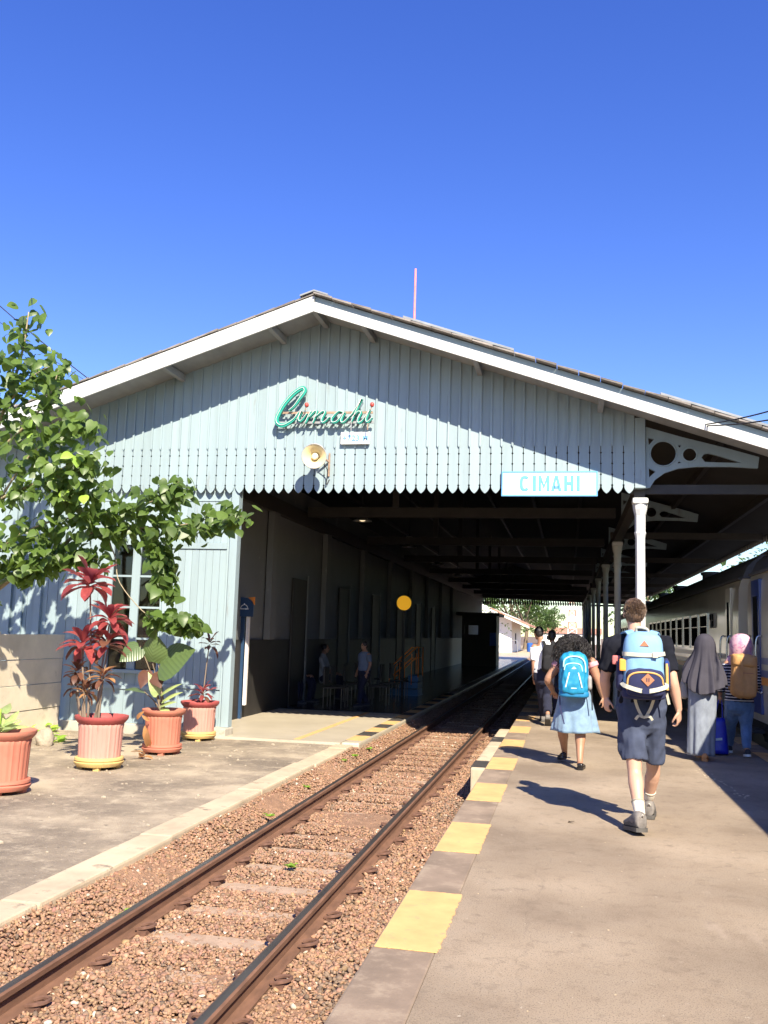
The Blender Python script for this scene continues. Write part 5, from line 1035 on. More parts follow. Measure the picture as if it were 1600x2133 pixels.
def eyes(hf, th):
    for q in (-1, 1): B().ell(hf(q*.031, .083, .0), (.011, .008, .008), 10, 6).build('eye', 'eye', th, smooth=True)
def person(label, base): return thing('person', label, 'person', base, None)
def shoe(th, heel, toe_dir, L=.28, W=.10, mat='shoe_grey', sole='sole', H=.095, tilt=0.0, lace=False):
    heel = np.array(heel, float); f = norm((toe_dir[0], toe_dir[1], 0)); f = norm(f+np.array((0,0,-tilt))); sd = norm(np.cross(f, (0,0,1))); u = np.cross(sd, f)
    def ring(t, w, z0, z1): return [heel+f*t*L+sd*w*W*.5*math.cos(a)+u*((z0+z1)/2+(z1-z0)/2*math.copysign(abs(math.sin(a))**.7, math.sin(a))) for a in np.linspace(0, 2*math.pi, 16, endpoint=False)]
    b = B(); b.rings([ring(t, w, .022, h*H+.02) for t, w, h in ((-.01,.45,.75),(.0,.66,1.0),(.10,.78,1.08),(.22,.82,1.1),(.36,.86,.92),(.55,.98,.68),(.75,.98,.52),(.9,.78,.42),(.98,.45,.32),(1.0,.2,.2))])
    o = b.build('shoe', mat, th, smooth=True)
    b = B(); b.rings([[heel+f*t*L+sd*x*W*.5+u*z for x, z in ((-w,0),(w,0),(w*1.02,.03),(-w*1.02,.03))] for t, w in ((-.03,.4),(.0,.72),(.1,.86),(.3,.84),(.55,1.04),(.75,1.04),(.92,.78),(1.02,.35))]); b.build('sole', sole, o)
    if lace:
        for s_ in (-1, 1): b = B(); b.rings([[heel+f*t*L+sd*s_*W*.5*(w+.03)+u*(z0_) for z0_ in (.04, h)] + [heel+f*t*L+sd*s_*W*.5*(w-.10)+u*h, heel+f*t*L+sd*s_*W*.5*(w-.10)+u*.04] for t, w, h in ((.02,.60,.085),(.12,.74,.075),(.25,.79,.055),(.4,.84,.07),(.55,.95,.058),(.72,.95,.05))]); b.build('overlay', 'sole', o)
        for k in range(3): p = heel+f*(.34+.09*k)*L+u*(H*(.98-.13*k)); B().tube([p-sd*.03, p+u*.008, p+sd*.03], .004, 5).build('lace', 'lace', o)
        p = heel+f*-.015*L+u*(H*.9); B().tube(cr([p-sd*.012, p-f*.02+u*.02, p+sd*.012], 4), .005, 5).build('pull_loop', 'lace', o)
def blob(name, b, mat, th, vox=.010, sm=6, wr=None): return remesh(b, vox, sm, wr).build(name, mat, th, smooth=True, recalc=False)
def rbox(b, c, M3, hx, hy, hz, taper=0.0, n=3.2, rows=15, seg=40, bulge=0.0, top=1.0):    # rounded box; local x side, y depth, z up; M3 rotation
    c = np.array(c, float); Rg = []
    for i in range(rows+1):
        t = -1+2*i/rows; e = (1-abs(t)**6)**(1/3.2) if abs(t) < 1 else .0; e = max(e, .35); k = (1-taper*(t*.5+.5))*e; ring = []
        for j in range(seg):
            a = 2*math.pi*j/seg; ca, sa = math.cos(a), math.sin(a)
            x = math.copysign(abs(ca)**(2/n), ca)*hx*k; y = math.copysign(abs(sa)**(2/n), sa)*hy*(e*(1+bulge*math.sin((t*.5+.5)*math.pi))); ring.append(c+np.array(M3 @ Vector((x, y, t*hz))))
        Rg.append(ring)
    return b.rings(Rg)
I3 = Matrix.Identity(3)
# ---- man with the sky blue rucksack
YM = 7.9
mb = G(1335, 1722, 0); man = person('man in black tee and navy shorts walking with a sky blue rucksack', (mb[0], YM, 0))
q = lambda x, y, dY=0: P(x, y, YM+dY)
SL, SR = q(1277, 1342), q(1383, 1342); EL_, ER_ = q(1260, 1412, .05), q(1402, 1418, -.06); WL_, WR_ = q(1263, 1450, .12), q(1414, 1478, -.02)
hipL, hipR = q(1313, 1470), q(1357, 1470); kneeL, kneeR = q(1322, 1606, -.10), q(1361, 1602, .22)
ankL = G(1327, 1722, .0); ankL = np.array((ankL[0], 7.58, .13)); ankR = np.array((P(1350, 1685, 8.32)[0], 8.30, .13))
neck = q(1322, 1318, .01); chest = q(1332, 1375); waist = q(1334, 1440); HC = q(1320, 1277, .03)
b = B(); hf = head(b, HC, 1.0, .12)
ch(b, (neck-np.array((0,0,.05)), .06, .06), (neck+np.array((0,0,.05)), .055, .058), (HC-np.array((0,.01,.05)), .055, .06))
ch(b, (q(1330,1335), .10, .08), (q(1331,1350), .17, .105), (chest, .165, .11), (q(1333,1410), .145, .10), (waist, .15, .105), (q(1335,1470), .16, .115))
for S, E_, W_ in ((SL, EL_, WL_), (SR, ER_, WR_)): ch(b, (S+np.array((0,0,.0)), .062), ((S+E_)/2, .05), (E_, .041), ((E_*.6+W_*.4), .042), (W_, .027, .024))
for Hh, K, A in ((hipL, kneeL, ankL), (hipR, kneeR, ankR)): ch(b, (Hh, .085), ((Hh+K)/2, .072), (K, .055), (K*.72+A*.28, .060), (K*.45+A*.55, .050), (A, .036, .04), (A-np.array((0,0,.06)), .036))
hand(b, WL_, (.02, .12, -1), (.6, .35, 0), .95, .75, -1); hand(b, WR_, (.04, .25, -1), (-.75, .4, 0), 1.0, .8, 1)
body = remesh(b, .0062, 4).build('body', 'skin_fair', man, smooth=True, recalc=False); eyes(hf, man)
b = B(); sc_ = 1.0                                            # hair: cap with a hairline at the nape and over the ears
for (x, y, z, a, b_, c_) in ((0, -.014, .036, .083, .098, .088), (0, -.034, -.02, .074, .080, .070), (0, .03, .075, .066, .072, .045)): b.ell(hf(x, y, z), (a, b_, c_), 18, 12)
hr = remesh(b, .006, 3, (.003, 55, .25)).build('hair', 'hair_brown', man, smooth=True, recalc=False)
b = B(); r_ = random.Random(4)
for i in range(1500):
    u = Vector((r_.gauss(0,1), r_.gauss(-.3,1), r_.gauss(.3,.9))).normalized()
    if u.y > .6 and u.z < .45: continue
    st_ = np.array(hf(u.x*.080, -.018+u.y*.096, .030+u.z*(.088 if u.z > 0 else .095))); fl = norm(np.array((u.x*.25+.25, -.5*(u.z > .2)+u.y*.4, -1.0+u.z*.55))+np.array((r_.gauss(0,.2), r_.gauss(0,.2), r_.gauss(0,.2)))); L_ = r_.uniform(.018, .036)*(1.2 if u.z > .3 else .9)
    n_ = np.array(u); b.tube([st_-n_*.003, st_+fl*L_*.5+n_*.006, st_+fl*L_+n_*.004], [.0022, .0018, .0006], 3, cap=False)
tag(b.build('strands', 'hair_brown', hr, recalc=False), kind='stuff')
b = B(); up = np.array((0,0,1.))
ch(b, (neck-up*.025, .068, .07), (q(1328,1330), .12, .095), (q(1331,1350), .19, .125), (chest, .185, .130), (q(1333,1410), .17, .12), (waist, .178, .128), (q(1335,1462), .182, .132), flat=True)
for S, E_ in ((SL, EL_), (SR, ER_)): ch(b, (S+up*.0, .078, .08), ((S*.6+E_*.4), .074, .076), (S*.22+E_*.78, .074, .074), flat=True)
for S in (SL, SR): ch(b, (q(1331,1338), .07), (S, .078))
blob('t_shirt', b, 'tee_black', man, .009, 4, (.0085, 24, .5)); B().tube([neck-up*.01+np.array((.064*math.cos(a), .066*math.sin(a)-.0, .012*math.sin(a))) for a in np.linspace(0, 2*math.pi, 25)], .011, 8).build('collar', 'tee_black', man, smooth=True)
b = B(); hemL, hemR = q(1321, 1583, -.06), q(1361, 1583, .13)
ch(b, (q(1335,1448), .182, .135), (q(1335,1475), .19, .145), (q(1335,1500), .18, .14))
ch(b, (hipL, .115, .12), ((hipL+hemL)/2, .112, .115), (hemL, .102, .105), flat=True); ch(b, (hipR, .115, .12), ((hipR+hemR)/2, .108, .115), (hemR, .094, .104), flat=True)
blob('shorts', b, 'shorts_navy', man, .008, 3, (.013, 19, .4))
for A, K in ((ankL, kneeL), (ankR, kneeR)):
    b = B(); ch(b, (A-up*.05, .043, .046), (A+up*.02, .041, .043), (A+(K-A)*.20, .044, .047), (A+(K-A)*.34, .050, .052), flat=True); o = b.build('sock', 'sock', man, smooth=True); t_ = A+(K-A)*.30
    b = B(); ch(b, (t_, .050, .052), (t_+(K-A)*.03, .0525, .0545), flat=True); b.build('sock_band', 'sock_band', o, smooth=True)
shoe(man, (ankL[0]+.01, ankL[1]-.09, .035), (-.30, 1), .30, .125, lace=True, H=.12, tilt=.10); shoe(man, (ankR[0], ankR[1]-.08, .004), (.08, 1), .30, .115, lace=True, H=.12)
# rucksack
pc = q(1339, 1385); rk = thing('rucksack', 'sky blue rucksack with navy pocket and cream straps on the man', 'rucksack', (pc[0], YM-.26, q(1339,1455)[2]))
bt = q(1339, 1452)[2]; tp = q(1339, 1316)[2]; hz_ = (tp-bt)/2; cz = (tp+bt)/2; px0, px1 = q(1294,1400,-.2)[0], q(1384,1400,-.2)[0]; hw = (px1-px0)/2; cx = (px0+px1)/2
b = B(); rbox(b, (cx, YM-.245, cz), I3, hw, .125, hz_, .10, 3.0, 18, 44, .12); remesh(b, .009, 4, (.003, 22, .6)).build('main_compartment', 'pack_sky', rk, smooth=True, recalc=False)
b = B(); rbox(b, (cx+.005, YM-.37, cz-hz_*.50), I3, hw*.90, .06, hz_*.42, .06, 3.2, 14, 44, .1); pk = remesh(b, .007, 3, (.002, 22, .6)).build('front_pocket', 'pack_navy', rk, smooth=True, recalc=False)
b = B(); rbox(b, (cx, YM-.25, cz-hz_*.83), I3, hw*1.01, .135, hz_*.19, 0, 3.2, 10, 44); remesh(b, .009, 3).build('base_panel', 'pack_navy', rk, smooth=True, recalc=False)
yp = YM-.432
zc_ = cz-hz_*.50; B().tube(cr([(cx-hw*.78, yp+.03, zc_-hz_*.22), (cx-hw*.76, yp+.012, zc_+hz_*.12), (cx-hw*.5, yp+.004, zc_+hz_*.27), (cx, yp, zc_+hz_*.31), (cx+hw*.5, yp+.004, zc_+hz_*.27), (cx+hw*.78, yp+.012, zc_+hz_*.12), (cx+hw*.8, yp+.03, zc_-hz_*.22)], 6), .0075, 6).build('zip', 'zip_tan', pk, smooth=True)
def flatpoly(name, pts, y, mat, parent, th_=.006): return B().prism(pts, lambda u, v, s: (u, y if s else y-th_, v)).build(name, mat, parent)
zd_ = q(1346, 1416, -.43)[2]; flatpoly('leather_patch', [(cx+.02+.05*math.cos(a), zd_+.05*math.sin(a)) for a in (0, math.pi/2, math.pi, 1.5*math.pi)], yp-.002, 'patch_tan', pk, .010)
for dx in (.012, .028): flatpoly('slot', [(cx+dx-.003, zd_-.014), (cx+dx+.003, zd_-.014), (cx+dx+.003, zd_+.014), (cx+dx-.003, zd_+.014)], yp-.012, 'pack_navy', pk, .003)
zt_ = q(1336, 1340, -.38)[2]; flatpoly('logo_patch', [(cx-.035, zt_-.022), (cx+.035, zt_-.022), (cx, zt_+.022)], YM-.372, 'patch_tan', rk, .012)
def strap(name, pts, w_, mat, parent, nrm=(0,-1,0), th_=.006):
    ps = cr(pts, 5); L_ = len(ps); Rg = []; nn = np.array(nrm, float)
    for i in range(L_): t = norm(ps[min(i+1,L_-1)]-ps[max(i-1,0)]); s2 = norm(np.cross(t, nn)); m_ = np.cross(s2, t); Rg.append([ps[i]+s2*w_/2-m_*th_/2, ps[i]+s2*w_/2+m_*th_/2, ps[i]-s2*w_/2+m_*th_/2, ps[i]-s2*w_/2-m_*th_/2])
    b = B(); b.rings(Rg); return b.build(name, mat, parent)
z1 = q(1336, 1363, -.38)[2]; strap('compression_strap', [(cx-hw*.97, YM-.30, z1), (cx-hw*.8, YM-.372, z1), (cx, YM-.392, z1-.005), (cx+hw*.6, YM-.385, z1), (cx+hw*.97, YM-.30, z1+.01)], .030, 'strap_cream', rk)
flatpoly('buckle', [(cx+.06, z1-.022), (cx+.10, z1-.022), (cx+.10, z1+.02), (cx+.06, z1+.02)], YM-.396, 'strap_cream', rk, .012)
z2 = q(1336, 1436, -.42)[2]; strap('lower_strap', [(cx-hw*1.02, YM-.32, z2+.04), (cx-hw*.85, YM-.425, z2+.02), (cx, YM-.450, z2-.012), (cx+hw*.87, YM-.425, z2+.02), (cx+hw*1.02, YM-.32, z2+.045)], .032, 'strap_cream', rk)
flatpoly('buckle', [(cx-.02, z2-.03), (cx+.03, z2-.03), (cx+.03, z2+.008), (cx-.02, z2+.008)], YM-.455, 'pack_navy', rk, .012)
for s_, S in ((-1, SL), (1, SR)): strap('shoulder_strap', [(cx+s_*hw*.45, YM-.20, tp-.04), (cx+s_*hw*.62, YM-.09, tp-.0), (cx+s_*hw*.8, YM+.06, tp-.03), (cx+s_*hw*.85, YM+.145, tp-.14), (cx+s_*hw*.95, YM+.12, cz+.02), (cx+s_*hw*1.0, YM-.10, cz-hz_*.6)], .062, 'pack_sky', rk, (s_*.2,-.3,1), .016)
B().tube(cr([(cx-.05, YM-.24, tp-.01), (cx-.045, YM-.26, tp+.03), (cx+.03, YM-.26, tp+.02), (cx+.04, YM-.24, tp-.02)], 5), .011, 7).build('carry_loop', 'strap_cream', rk, smooth=True)
b = B(); b.box(cx-hw*1.12, cx-hw*.82, YM-.345, YM-.31, q(1299,1397,-.3)[2], q(1299,1372,-.3)[2]); b.build('tag', 'pack_orange', rk, bevel=.01)
b = B(); b.box(cx-hw*1.42, cx-hw*1.0, YM-.22, YM-.16, q(1280,1384,-.2)[2], q(1280,1365,-.2)[2]); b.build('side_pouch', 'pack_red', rk, bevel=.015)
b = B(); rbox(b, (cx+hw*1.07, YM-.22, cz-hz_*.28), I3, .032, .09, hz_*.5, .2, 3, 10, 24); b.build('side_pocket', 'pack_navy', rk, smooth=True); b = B(); rbox(b, (cx-hw*1.05, YM-.22, cz-hz_*.32), I3, .035, .09, hz_*.48, .2, 3, 10, 24); b.build('side_pocket', 'pack_navy', rk, smooth=True)
B().tube([(cx+hw*1.04, YM-.315, cz+.02), (cx+hw*1.06, YM-.315, cz-hz_*.7)], .012, 6).build('side_zip', 'zip_tan', rk)
b = B(); b.box(cx+hw*.98, cx+hw*1.12, YM-.32, YM-.30, q(1386,1388,-.3)[2], q(1386,1376,-.3)[2]); b.build('flag_tab', 'train_blue', rk)
xk = q(1341, 1500, -.15)[0]; zk = q(1341, 1494, -.15)[2]                                 # dangling cream webbing tied behind the shorts
for s_ in (-1, 1):
    strap('webbing', [(xk+s_*.075, YM-.22, bt+.01), (xk+s_*.05, YM-.19, (bt+zk)/2), (xk+s_*.012, YM-.17, zk)], .022, 'strap_cream', rk); strap('webbing', [(xk, YM-.175, zk), (xk+s_*.04, YM-.19, zk+.012), (xk+s_*.065, YM-.175, zk-.018)], .02, 'strap_cream', rk)
strap('webbing', [(q(1388,1440,-.2)[0], YM-.22, q(1388,1440)[2]), (q(1394,1464,-.2)[0], YM-.2, q(1394,1464)[2])], .02, 'strap_cream', rk)
# ---- woman with curly hair, denim skirt and turquoise rucksack
YW_ = 11.15
q = lambda x, y, dY=0: P(x, y, YW_+dY)
wo = person('woman with curly black hair in pink top and pale denim skirt', (G(1195,1600,0)[0], YW_, 0))
HC = q(1192, 1342, .02); neck = q(1195, 1368); SL, SR = q(1164, 1381), q(1232, 1379); EL_, ER_ = q(1141, 1416, -.02), q(1246, 1418, .0); WL_, WR_ = q(1152, 1440, .2), q(1256, 1452, .06)
b = B(); hf = head(b, HC, .94, .0); ch(b, (neck-up*.05, .05), (neck+up*.06, .048), (HC-up*.04, .05))
ch(b, (q(1197,1375), .11, .07), (q(1197,1388), .165, .10), (q(1196,1410), .15, .105), (q(1197,1432), .14, .10), (q(1198,1455), .17, .12), (q(1198,1480), .19, .13))
for S, E_, W_ in ((SL, EL_, WL_), (SR, ER_, WR_)): ch(b, (S, .058), ((S+E_)/2, .052), (E_, .042), (E_*.6+W_*.4, .041), (W_, .025, .022))
hand(b, WL_, (.3, .8, -.5), (0, 0, -1), .88, .7, -1); hand(b, WR_, (.12, .1, -1), (-.7, .4, 0), .88, .8, 1)
fL, fR = G(1173, 1592, 0), G(1208, 1603, 0)
aL = np.array((q(1176,1570,.35)[0], 11.52, .13)); aR = np.array((q(1208,1588,-.2)[0], 10.98, .11)); kL, kR = q(1172, 1517, .16), q(1209, 1517, -.02)
for Hh, K, A in ((q(1180,1470), kL, aL), (q(1213,1470), kR, aR)): ch(b, (Hh, .095), ((Hh+K)/2, .085), (K, .062), (K*.68+A*.32, .062), (K*.4+A*.6, .047), (A, .034, .038), (A-up*.05, .034))
remesh(b, .0085, 4).build('body', 'skin_tan', wo, smooth=True, recalc=False); eyes(hf, wo)
b = B()
ch(b, (q(1196,1372), .09, .075), (q(1197,1381), .16, .10), (q(1196,1400), .175, .12), (q(1197,1432), .16, .12), (q(1198,1448), .17, .125), flat=True)
for S, E_ in ((SL, EL_), (SR, ER_)): ch(b, (S, .072, .072), (S*.72+E_*.28, .070, .07), flat=True)
blob('top', b, 'tee_pink', wo, .011, 5, (.005, 24, .5))
def skirt(c_top, c_bot, r_top, r_bot, n_fold, amp, seed, rows=16, seg=96, flare=1.2, dy=.8):
    g = random.Random(seed); ph = [g.uniform(0, 6.28) for _ in range(4)]; Rg = []
    for i in range(rows+1):
        t = i/rows; c = np.array(c_top)*(1-t)+np.array(c_bot)*t; r = r_top+(r_bot-r_top)*t**flare; ring = []
        for j in range(seg):
            a = 2*math.pi*j/seg; w_ = 1+amp*t*(math.sin(n_fold*a+ph[0]+.8*t)+.6*math.sin((n_fold*1.7)//1*a+ph[1])+.35*math.sin((n_fold*2.6)//1*a+ph[2]-2*t))/1.5
            ring.append((c[0]+r*w_*math.cos(a), c[1]+r*w_*dy*math.sin(a), c[2]+.006*math.sin(3*a+ph[3])*t))
        Rg.append(ring)
    b = B(); b.rings(Rg); return b
skirt(q(1197,1432), q(1199,1524), .165, .262, 6, .10, 3, 18, 128, 1.0, .72).build('skirt', 'skirt_denim', wo, smooth=True)
shoe(wo, (aL[0], aL[1]-.10, .06), (-.25, 1), .24, .085, 'shoe_black', 'shoe_black', .05, .22); shoe(wo, (aR[0], aR[1]-.07, .004), (.12, 1), .24, .085, 'shoe_black', 'shoe_black', .05)
b = B(); b.ell(hf(0, -.03, .02), (.105, .11, .115), 18, 12); b.ell(hf(0, -.05, -.09), (.115, .095, .11), 18, 12); hr = remesh(b, .012, 3, (.012, 22, 1)).build('hair', 'hair_black', wo, smooth=True, recalc=False)
b = B(); r_ = random.Random(8)
for i in range(520):
    u = Vector((r_.gauss(0,1), r_.gauss(-.35,1), r_.gauss(.15,1))).normalized(); 
    if u.y > .75: continue
    st_ = np.array(hf(0, -.03, -.01))+np.array((u.x*.095, u.y*.10, u.z*.115)); n_ = 11; L_ = r_.uniform(.10, .20); ph = r_.uniform(0, 6.28); pts = []; dr = norm((u.x*.55, u.y*.5, u.z*.4-1.0))
    s1 = norm(np.cross(dr, (u.x, u.y, u.z+.01))); s2 = np.cross(dr, s1); rc = r_.uniform(.009, .017)
    for k in range(n_): t = k/(n_-1); pts.append(st_+np.array(u)*(.02+.05*math.sin(t*2.2))*1.0+dr*L_*t+(s1*math.cos(ph+t*11)+s2*math.sin(ph+t*11))*rc)
    b.tube(pts, [.0048*(1-.5*k/n_) for k in range(n_)], 4, cap=False)
tag(b.build('curls', 'hair_black', hr, smooth=True, recalc=False), kind='stuff')
pc = q(1196, 1405, -.2); bt, tp = q(1196,1452,-.2)[2], q(1196,1357,-.2)[2]; hz_ = (tp-bt)/2; cz = (tp+bt)/2; px0, px1 = q(1163,1400,-.2)[0], q(1228,1400,-.2)[0]; hw = (px1-px0)/2; cx = (px0+px1)/2
r2 = thing('rucksack', 'turquoise blue rucksack with mint piping on the curly haired woman', 'rucksack', (cx, YW_-.25, bt))
b = B(); rbox(b, (cx, YW_-.225, cz), I3, hw, .105, hz_, .12, 2.8, 18, 44, .12); remesh(b, .009, 4, (.006, 24, .6)).build('main_compartment', 'pack_cyan', r2, smooth=True, recalc=False)
b = B(); rbox(b, (cx-.005, YW_-.325, cz-hz_*.18), I3, hw*.78, .045, hz_*.70, .12, 2.8, 14, 44, .1); fp = remesh(b, .008, 3, (.007, 26, .5)).build('front_pocket', 'pack_cyan', r2, smooth=True, recalc=False)
b = B(); rbox(b, (cx, YW_-.23, cz-hz_*.86), I3, hw*.97, .115, hz_*.16, 0, 3, 8, 40); remesh(b, .009, 3).build('base_panel', 'pack_cyan_dark', r2, smooth=True, recalc=False)
yp = YW_-.374
B().tube(cr([(cx-hw*.66, yp+.05, cz+hz_*.30), (cx-hw*.6, yp+.04, cz+hz_*.62), (cx-hw*.2, yp+.045, cz+hz_*.78), (cx+hw*.35, yp+.045, cz+hz_*.76), (cx+hw*.68, yp+.045, cz+hz_*.55), (cx+hw*.74, yp+.055, cz+hz_*.1)], 6), .009, 6).build('piping', 'mint', r2, smooth=True)
B().tube(cr([(cx-hw*.62, yp+.012, cz+hz_*.18), (cx-hw*.5, yp+.01, cz+hz_*.42), (cx, yp+.012, cz+hz_*.50), (cx+hw*.42, yp+.012, cz+hz_*.42), (cx+hw*.55, yp+.018, cz+hz_*.15)], 6), .0065, 6).build('zip', 'mint', fp, smooth=True)
for s_ in (-1, 1): strap('reflective_strip', [(cx+s_*hw*.28, yp+.001, cz+hz_*.10), (cx+s_*hw*.40, yp-.004, cz-hz_*.2), (cx+s_*hw*.52, yp+.004, cz-hz_*.55)], .013, 'reflective', fp)
flatpoly('emblem', [(cx-.028, cz+hz_*.25), (cx+.028, cz+hz_*.25), (cx+.012, cz+hz_*.33), (cx, cz+hz_*.36), (cx-.012, cz+hz_*.31)], yp+.006, 'reflective', fp, .008); flatpoly('small_label', [(cx-.03, cz-hz_*.60), (cx+.03, cz-hz_*.60), (cx+.03, cz-hz_*.56), (cx-.03, cz-hz_*.56)], yp+.006, 'reflective', fp, .008)
for s_ in (-1, 1): strap('shoulder_strap', [(cx+s_*hw*.5, YW_-.17, tp-.03), (cx+s_*hw*.72, YW_-.03, tp-.0), (cx+s_*hw*.85, YW_+.10, tp-.06), (cx+s_*hw*.9, YW_+.12, cz+.05), (cx+s_*hw*1.05, YW_-.08, cz-hz_*.6)], .055, 'pack_black', r2, (s_*.2,-.3,1), .014)
strap('dangling_strap', [(cx+hw*1.0, YW_-.2, cz-hz_*.1), (cx+hw*1.12, YW_-.2, cz-hz_*.6), (cx+hw*1.18, YW_-.2, bt-.14)], .014, 'pack_black', r2); strap('dangling_strap', [(cx-hw*.9, YW_-.2, bt+.05), (cx-hw*.85, YW_-.22, bt-.12), (cx-hw*.6, YW_-.26, bt-.3)], .014, 'pack_navy', r2)
b = B(); rbox(b, (cx+hw*1.0, YW_-.22, cz-hz_*.35), I3, .03, .08, hz_*.33, .1, 3, 8, 20); b.build('mesh_pocket', 'bag_grey', r2, smooth=True)
# ---- man in white shirt ahead of them
YA = 16.3
q = lambda x, y, dY=0: P(x, y, YA+dY)
ma = person('man in white shirt and dark trousers stepping ahead near the track', (q(1133,1480)[0], YA, 0))
HC = q(1122, 1319, .03); neck = q(1126, 1336); SL, SR = q(1113, 1348), q(1152, 1350); EL_, ER_ = q(1112, 1385, -.02), q(1156, 1386); WL_, WR_ = q(1112, 1410, .03), q(1152, 1408, .1)
hipL, hipR = q(1124, 1410), q(1143, 1410); kL, kR = q(1130, 1450, .15), q(1140, 1450, .05); aL = q(1132, 1488, .5); aL[2] = .1; aR = q(1141, 1480, -.35); aR[2] = .22
b = B(); hf = head(b, HC, .98, .45); ch(b, (neck-up*.05, .052), (neck+up*.06, .05), (HC-up*.04, .055))
ch(b, (q(1131,1342), .10, .07), (q(1132,1355), .165, .10), (q(1133,1380), .15, .10), (q(1133,1400), .15, .10), (q(1133,1415), .155, .11))
for S, E_, W_ in ((SL, EL_, WL_), (SR, ER_, WR_)): ch(b, (S, .055), ((S+E_)/2, .048), (E_, .04), (E_*.6+W_*.4, .038), (W_, .025, .022))
hand(b, WL_, (.0, .15, -1), (.7, .3, 0), .95, .6, -1); hand(b, WR_, (.0, .5, -1), (-.7, .4, 0), .95, .7, 1)
for Hh, K, A in ((hipL, kL, aL), (hipR, kR, aR)): ch(b, (Hh, .085), ((Hh+K)/2, .07), (K, .055), (K*.6+A*.4, .055), (A, .036), (A-up*.03, .036))
remesh(b, .009, 4).build('body', 'skin_tan', ma, smooth=True, recalc=False); eyes(hf, ma)
b = B(); b.ell(hf(0, -.016, .036), (.082, .098, .086), 16, 10); b.ell(hf(0, -.04, -.01), (.07, .072, .06), 16, 10); remesh(b, .008, 3, (.003, 50, .3)).build('hair', 'hair_black', ma, smooth=True, recalc=False)
b = B(); ch(b, (neck-up*.02, .07, .07), (q(1131,1343), .13, .085), (q(1132,1355), .185, .12), (q(1133,1380), .175, .12), (q(1133,1402), .18, .125), flat=True)
for S, E_ in ((SL, EL_), (SR, ER_)): ch(b, (S, .074, .075), (S*.25+E_*.75, .07, .07), flat=True)
blob('shirt', b, 'shirt_white', ma, .011, 5, (.005, 22, .5))
b = B(); ch(b, (q(1133,1396), .178, .122), (q(1133,1415), .178, .13)); 
for Hh, K, A in ((hipL, kL, aL), (hipR, kR, aR)): ch(b, (Hh, .105, .11), ((Hh+K)/2, .095), (K, .082), (K*.5+A*.5, .078), (A, .072, .075), flat=True)
blob('trousers', b, 'trouser_navy', ma, .011, 4, (.006, 20, .6))
shoe(ma, (aL[0], aL[1]-.1, .003), (-.1, 1), .28, .10, 'shoe_grey', 'sole', .09); shoe(ma, (aR[0], aR[1]-.10, .12), (.05, 1), .28, .105, 'shoe_grey', 'sole', .09, .75)
c = q(1144, 1372, -.2); r3 = thing('rucksack', 'black rucksack on the man in the white shirt', 'rucksack', (c[0], c[1], q(1144,1402)[2])); b = B(); rbox(b, c, Matrix.Rotation(.15, 3, 'Z'), .135, .09, .24, .2, 2.8, 14, 36, .1); remesh(b, .01, 3, (.004, 22, .6)).build('main_compartment', 'pack_black', r3, smooth=True, recalc=False)
b = B(); rbox(b, (c[0], c[1]-.10, c[2]-.07), Matrix.Rotation(.15, 3, 'Z'), .105, .04, .13, .1, 2.8, 10, 30); b.build('front_pocket', 'pack_black', r3, smooth=True)
for s_ in (-1, 1): strap('shoulder_strap', [(c[0]+s_*.06, c[1]+.02, c[2]+.2), (c[0]+s_*.09-.02, YA-.06, q(1131,1338)[2]+.02), (c[0]+s_*.10-.03, YA+.12, q(1131,1348)[2]-.03), (c[0]+s_*.13-.03, YA+.13, c[2]-.05), (c[0]+s_*.13, YA-.12, c[2]-.18)], .05, 'pack_black', r3, (s_*.2,-.3,1), .014)
